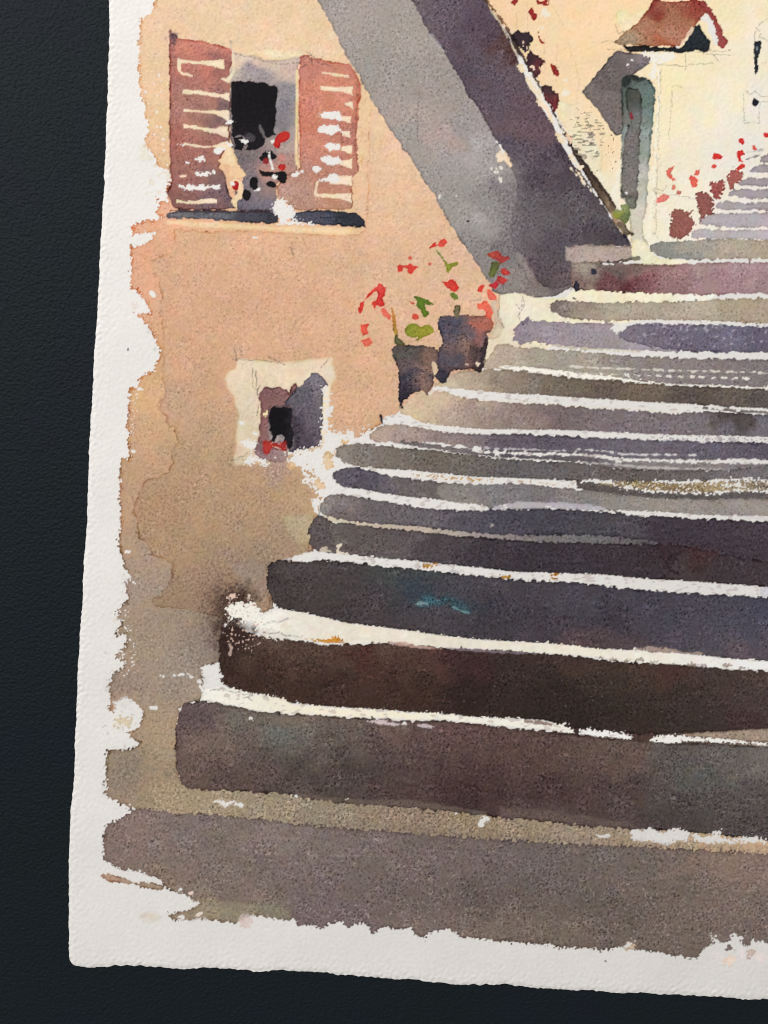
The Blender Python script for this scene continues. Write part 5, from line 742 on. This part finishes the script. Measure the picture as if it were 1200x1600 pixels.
# smooth normals over the whole sheet so that the washes shade without seams
gx = np.gradient(np.stack([X, Y, Z], -1), axis=1); gy = np.gradient(np.stack([X, Y, Z], -1), axis=0)
nrm = np.cross(gy, gx); nrm /= np.linalg.norm(nrm, axis=-1, keepdims=True) + 1e-20
if np.median(nrm[..., 2]) < 0: nrm = -nrm
nrm[nrm[..., 2] < 0.2] = (0, 0, 1)

# ------------------------------------------------------------------ materials
def mat(name):
    m = bpy.data.materials.new(name); m.use_nodes = True
    nt = m.node_tree; return m, nt, nt.nodes['Principled BSDF']

def paper_material():
    m, nt, b = mat('watercolour_paper')
    at = nt.nodes.new('ShaderNodeAttribute'); at.attribute_name = 'pigment'
    tc = nt.nodes.new('ShaderNodeTexCoord')
    n1 = nt.nodes.new('ShaderNodeTexNoise'); n1.inputs['Scale'].default_value = 900; n1.inputs['Detail'].default_value = 3
    n2 = nt.nodes.new('ShaderNodeTexNoise'); n2.inputs['Scale'].default_value = 2600; n2.inputs['Detail'].default_value = 2
    mx = nt.nodes.new('ShaderNodeMath'); mx.operation = 'MULTIPLY_ADD'; mx.inputs[1].default_value = 0.4
    bp = nt.nodes.new('ShaderNodeBump'); bp.inputs['Strength'].default_value = 0.36; bp.inputs['Distance'].default_value = 0.00015
    lk = nt.links.new
    lk(tc.outputs['Object'], n1.inputs['Vector']); lk(tc.outputs['Object'], n2.inputs['Vector'])
    lk(n2.outputs[0], mx.inputs[0]); lk(n1.outputs[0], mx.inputs[2])
    lk(mx.outputs[0], bp.inputs['Height']); lk(bp.outputs[0], b.inputs['Normal'])
    lk(at.outputs['Color'], b.inputs['Base Color'])
    b.inputs['Roughness'].default_value = 0.88
    b.inputs['Specular IOR Level'].default_value = 0.12
    return m

def table_material():
    m, nt, b = mat('dark_grained_table')
    lk = nt.links.new
    tc = nt.nodes.new('ShaderNodeTexCoord')
    mp = nt.nodes.new('ShaderNodeMapping'); mp.inputs['Rotation'].default_value = (0, 0, 0.7); mp.inputs['Scale'].default_value = (1, 1.2, 1)
    lk(tc.outputs['Object'], mp.inputs['Vector'])
    n1 = nt.nodes.new('ShaderNodeTexNoise'); n1.inputs['Scale'].default_value = 820; n1.inputs['Detail'].default_value = 4; n1.inputs['Distortion'].default_value = 0.4
    n2 = nt.nodes.new('ShaderNodeTexVoronoi'); n2.inputs['Scale'].default_value = 950; n2.feature = 'SMOOTH_F1'
    lk(mp.outputs[0], n1.inputs['Vector']); lk(mp.outputs[0], n2.inputs['Vector'])
    mx = nt.nodes.new('ShaderNodeMath'); mx.operation = 'MULTIPLY_ADD'; mx.inputs[1].default_value = -0.5
    lk(n2.outputs['Distance'], mx.inputs[0]); lk(n1.outputs[0], mx.inputs[2])
    bp = nt.nodes.new('ShaderNodeBump'); bp.inputs['Strength'].default_value = 0.9; bp.inputs['Distance'].default_value = 0.0006
    lk(mx.outputs[0], bp.inputs['Height']); lk(bp.outputs[0], b.inputs['Normal'])
    n3 = nt.nodes.new('ShaderNodeTexNoise'); n3.inputs['Scale'].default_value = 30; n3.inputs['Detail'].default_value = 2
    lk(tc.outputs['Object'], n3.inputs['Vector'])
    rp = nt.nodes.new('ShaderNodeValToRGB')
    rp.color_ramp.elements[0].position = 0.4; rp.color_ramp.elements[0].color = (0.0066, 0.0116, 0.0144, 1)
    rp.color_ramp.elements[1].position = 0.62; rp.color_ramp.elements[1].color = (0.0072, 0.0112, 0.0168, 1)
    lk(n3.outputs[0], rp.inputs[0]); lk(rp.outputs[0], b.inputs['Base Color'])
    b.inputs['Roughness'].default_value = 0.6
    b.inputs['Specular IOR Level'].default_value = 0.115
    return m

MP, MT = paper_material(), table_material()

# ------------------------------------------------------------------ build the sheet: one mesh per motif, all on the same relief
ROOT = bpy.data.objects.new('watercolor_painting', None); C.objects.link(ROOT)
ROOT.location = (0, 0, 0); ROOT.rotation_euler = (0, 0, SHEET_ROT); ROOT.empty_display_size = 0.05
ROOT['label'] = 'watercolour of stone steps beside a peach house, on white deckle-edged paper on a dark table'
ROOT['category'] = 'painting'

idx = np.arange(NV * NU).reshape(NV, NU)
quads = np.stack([idx[1:, :-1], idx[1:, 1:], idx[:-1, 1:], idx[:-1, :-1]], -1)
# a face takes the motif most of its corners belong to
fid = ident[:-1, :-1].copy()
o = np.stack([ident[:-1, :-1], ident[1:, :-1], ident[:-1, 1:], ident[1:, 1:]], -1)
for k in range(4):
    same = (o == o[..., k:k + 1]).sum(-1)
    fid = np.where(same >= 3, o[..., k], fid)
P = np.stack([X, Y, Z], -1).reshape(-1, 3).astype(np.float32)
COL = np.ones((NV * NU, 4), np.float32); COL[:, :3] = np.clip(canvas, 0.003, 0.95).reshape(-1, 3)
NRM = nrm.reshape(-1, 3).astype(np.float32)

def grid_mesh(name, q, extra=None):
    used, inv = np.unique(q.ravel(), return_inverse=True)
    co, col, no = P[used], COL[used], NRM[used]
    me = bpy.data.meshes.new(name)
    loops = inv.astype(np.int32); nf = len(q)
    starts = np.arange(nf, dtype=np.int32) * 4
    if extra is not None:
        eco, efaces = extra(used)
        base = len(co)
        co = np.vstack([co, eco]); no = np.vstack([no, np.tile((0, 0, -1.0), (len(eco), 1))])
        col = np.vstack([col, np.tile(np.array([PAPER + (1.0,)]), (len(eco), 1))])
        ef = np.where(efaces >= 10 ** 9, efaces - 10 ** 9 + base, efaces)
        loops = np.concatenate([loops, ef.ravel().astype(np.int32)])
        starts = np.arange(nf + len(ef), dtype=np.int32) * 4; nf += len(ef)
    me.vertices.add(len(co)); me.vertices.foreach_set('co', co.astype(np.float32).ravel())
    me.loops.add(len(loops)); me.loops.foreach_set('vertex_index', loops)
    me.polygons.add(nf); me.polygons.foreach_set('loop_start', starts)
    me.polygons.foreach_set('use_smooth', np.ones(nf, bool))
    me.update(calc_edges=True)
    a = me.color_attributes.new('pigment', 'FLOAT_COLOR', 'POINT'); a.data.foreach_set('color', col.astype(np.float32).ravel())
    me.validate(clean_customdata=False)
    if len(me.loops) == len(loops):
        me.normals_split_custom_set_from_vertices(no.astype(np.float32).tolist())
    me.materials.append(MP)
    return me

def skirt(used):
    """the cut thickness of the sheet and its underside"""
    pos = {int(k): i for i, k in enumerate(used)}
    fk = np.zeros((NV + 1, NU + 1), bool); fk[1:-1, 1:-1] = face_keep
    ring = []
    jj, ii = np.nonzero(face_keep)
    q = quads
    fy, fx = np.nonzero(face_keep & ~fk[:-2, 1:-1]); e1 = np.stack([q[fy, fx, 2], q[fy, fx, 3]], -1)
    fy, fx = np.nonzero(face_keep & ~fk[2:, 1:-1]); e2 = np.stack([q[fy, fx, 0], q[fy, fx, 1]], -1)
    fy, fx = np.nonzero(face_keep & ~fk[1:-1, :-2]); e3 = np.stack([q[fy, fx, 3], q[fy, fx, 0]], -1)
    fy, fx = np.nonzero(face_keep & ~fk[1:-1, 2:]); e4 = np.stack([q[fy, fx, 1], q[fy, fx, 2]], -1)
    ed = np.vstack([e1, e2, e3, e4])
    bv = np.unique(ed); low = P[bv].copy()
    low[:, 2] = 0.00006
    cen = np.array([P[:, 0].mean(), P[:, 1].mean()])
    dirn = cen - low[:, :2]; dirn /= np.linalg.norm(dirn, axis=1, keepdims=True)
    low[:, :2] += dirn * 0.00015
    li = {int(k): i for i, k in enumerate(bv)}
    faces = []
    for a, b in ed:
        a, b = int(a), int(b)
        if a in pos and b in pos:
            faces.append((pos[b], pos[a], li[a] + 10 ** 9, li[b] + 10 ** 9))
    # underside
    n = len(low)
    c4 = np.array([rectify(u, v) + (4e-5,) for u, v in ((192, -292), (134, 1492), (1628, 1545), (1628, -292))])
    faces.append(tuple(10 ** 9 + n + k for k in range(4)))
    return np.vstack([low, c4]), np.array(faces, dtype=np.int64)

rim = np.zeros_like(face_keep)                    # cells on the outline always belong to the sheet itself
fk = np.pad(face_keep, 1)
rim = face_keep & ~(fk[:-2, 1:-1] & fk[2:, 1:-1] & fk[1:-1, :-2] & fk[1:-1, 2:])
fid[rim] = 0
objs = {}
for k, (name, par, label) in enumerate(parts):
    q = quads[face_keep & (fid == k)]
    if len(q) < 3 and not any(p[1] == k for p in parts): continue
    if len(q):
        o_ = bpy.data.objects.new(name, grid_mesh(name, q, skirt if k == 0 else None))
    else:
        o_ = bpy.data.objects.new(name, None)
    C.objects.link(o_)
    o_.parent = objs[par] if par is not None else ROOT
    if label: o_['label'] = label
    objs[k] = o_

# ------------------------------------------------------------------ the table it lies on
def table():
    me = bpy.data.meshes.new('table_top')
    import bmesh
    bm = bmesh.new()
    bmesh.ops.create_cube(bm, size=1.0)
    for v in bm.verts:
        v.co = Vector((v.co.x * 1.7 + 0.1, v.co.y * 1.4 + 0.05, (v.co.z - 0.5) * 0.035))
    bmesh.ops.bevel(bm, geom=bm.edges[:], offset=0.004, segments=3, affect='EDGES')
    bm.to_mesh(me); bm.free()
    me.materials.append(MT)
    o = bpy.data.objects.new('table_top', me); C.objects.link(o)
    o['kind'] = 'structure'
    return o
table()

# ------------------------------------------------------------------ light: a big soft window-like lamp from the upper left and the room's own bounce
def lamp(name, loc, target, size, energy, color):
    l = bpy.data.lights.new(name, 'AREA'); l.shape = 'RECTANGLE'; l.size, l.size_y = size; l.energy = energy; l.color = color
    o = bpy.data.objects.new(name, l); C.objects.link(o); o.location = loc
    o.rotation_euler = (Vector(target) - Vector(loc)).to_track_quat('-Z', 'Y').to_euler()
    return o
lamp('window_light', (-0.62, 0.86, 0.92), (0.02, 0.05, 0), (1.1, 0.85), 19.3, (1.0, 0.985, 0.96))
w = bpy.data.worlds.new('World'); scene.world = w; w.use_nodes = True
w.node_tree.nodes['Background'].inputs[0].default_value = (1.0, 0.97, 0.965, 1)
w.node_tree.nodes['Background'].inputs[1].default_value = 0.405

# ------------------------------------------------------------------ camera
cd = bpy.data.cameras.new('camera'); cam = bpy.data.objects.new('camera', cd); C.objects.link(cam)
cd.sensor_fit = 'VERTICAL'; cd.sensor_height = 36.0; cd.lens = 18.0 / math.tan(FOV / 2)
cd.clip_start = 0.01; cd.clip_end = 50
cam.location = (0, -DIST * math.sin(TILT), DIST * math.cos(TILT)); cam.rotation_euler = (TILT, 0, 0)
scene.camera = cam
vs = scene.view_settings
vs.view_transform = 'Standard'; vs.look = 'None'; vs.gamma = 1.0; vs.use_curve_mapping = False; vs.exposure = 0.0
scene.cycles.max_bounces = 6
scene.cycles.pixel_filter_type = 'BLACKMAN_HARRIS'; scene.cycles.filter_width = 1.1
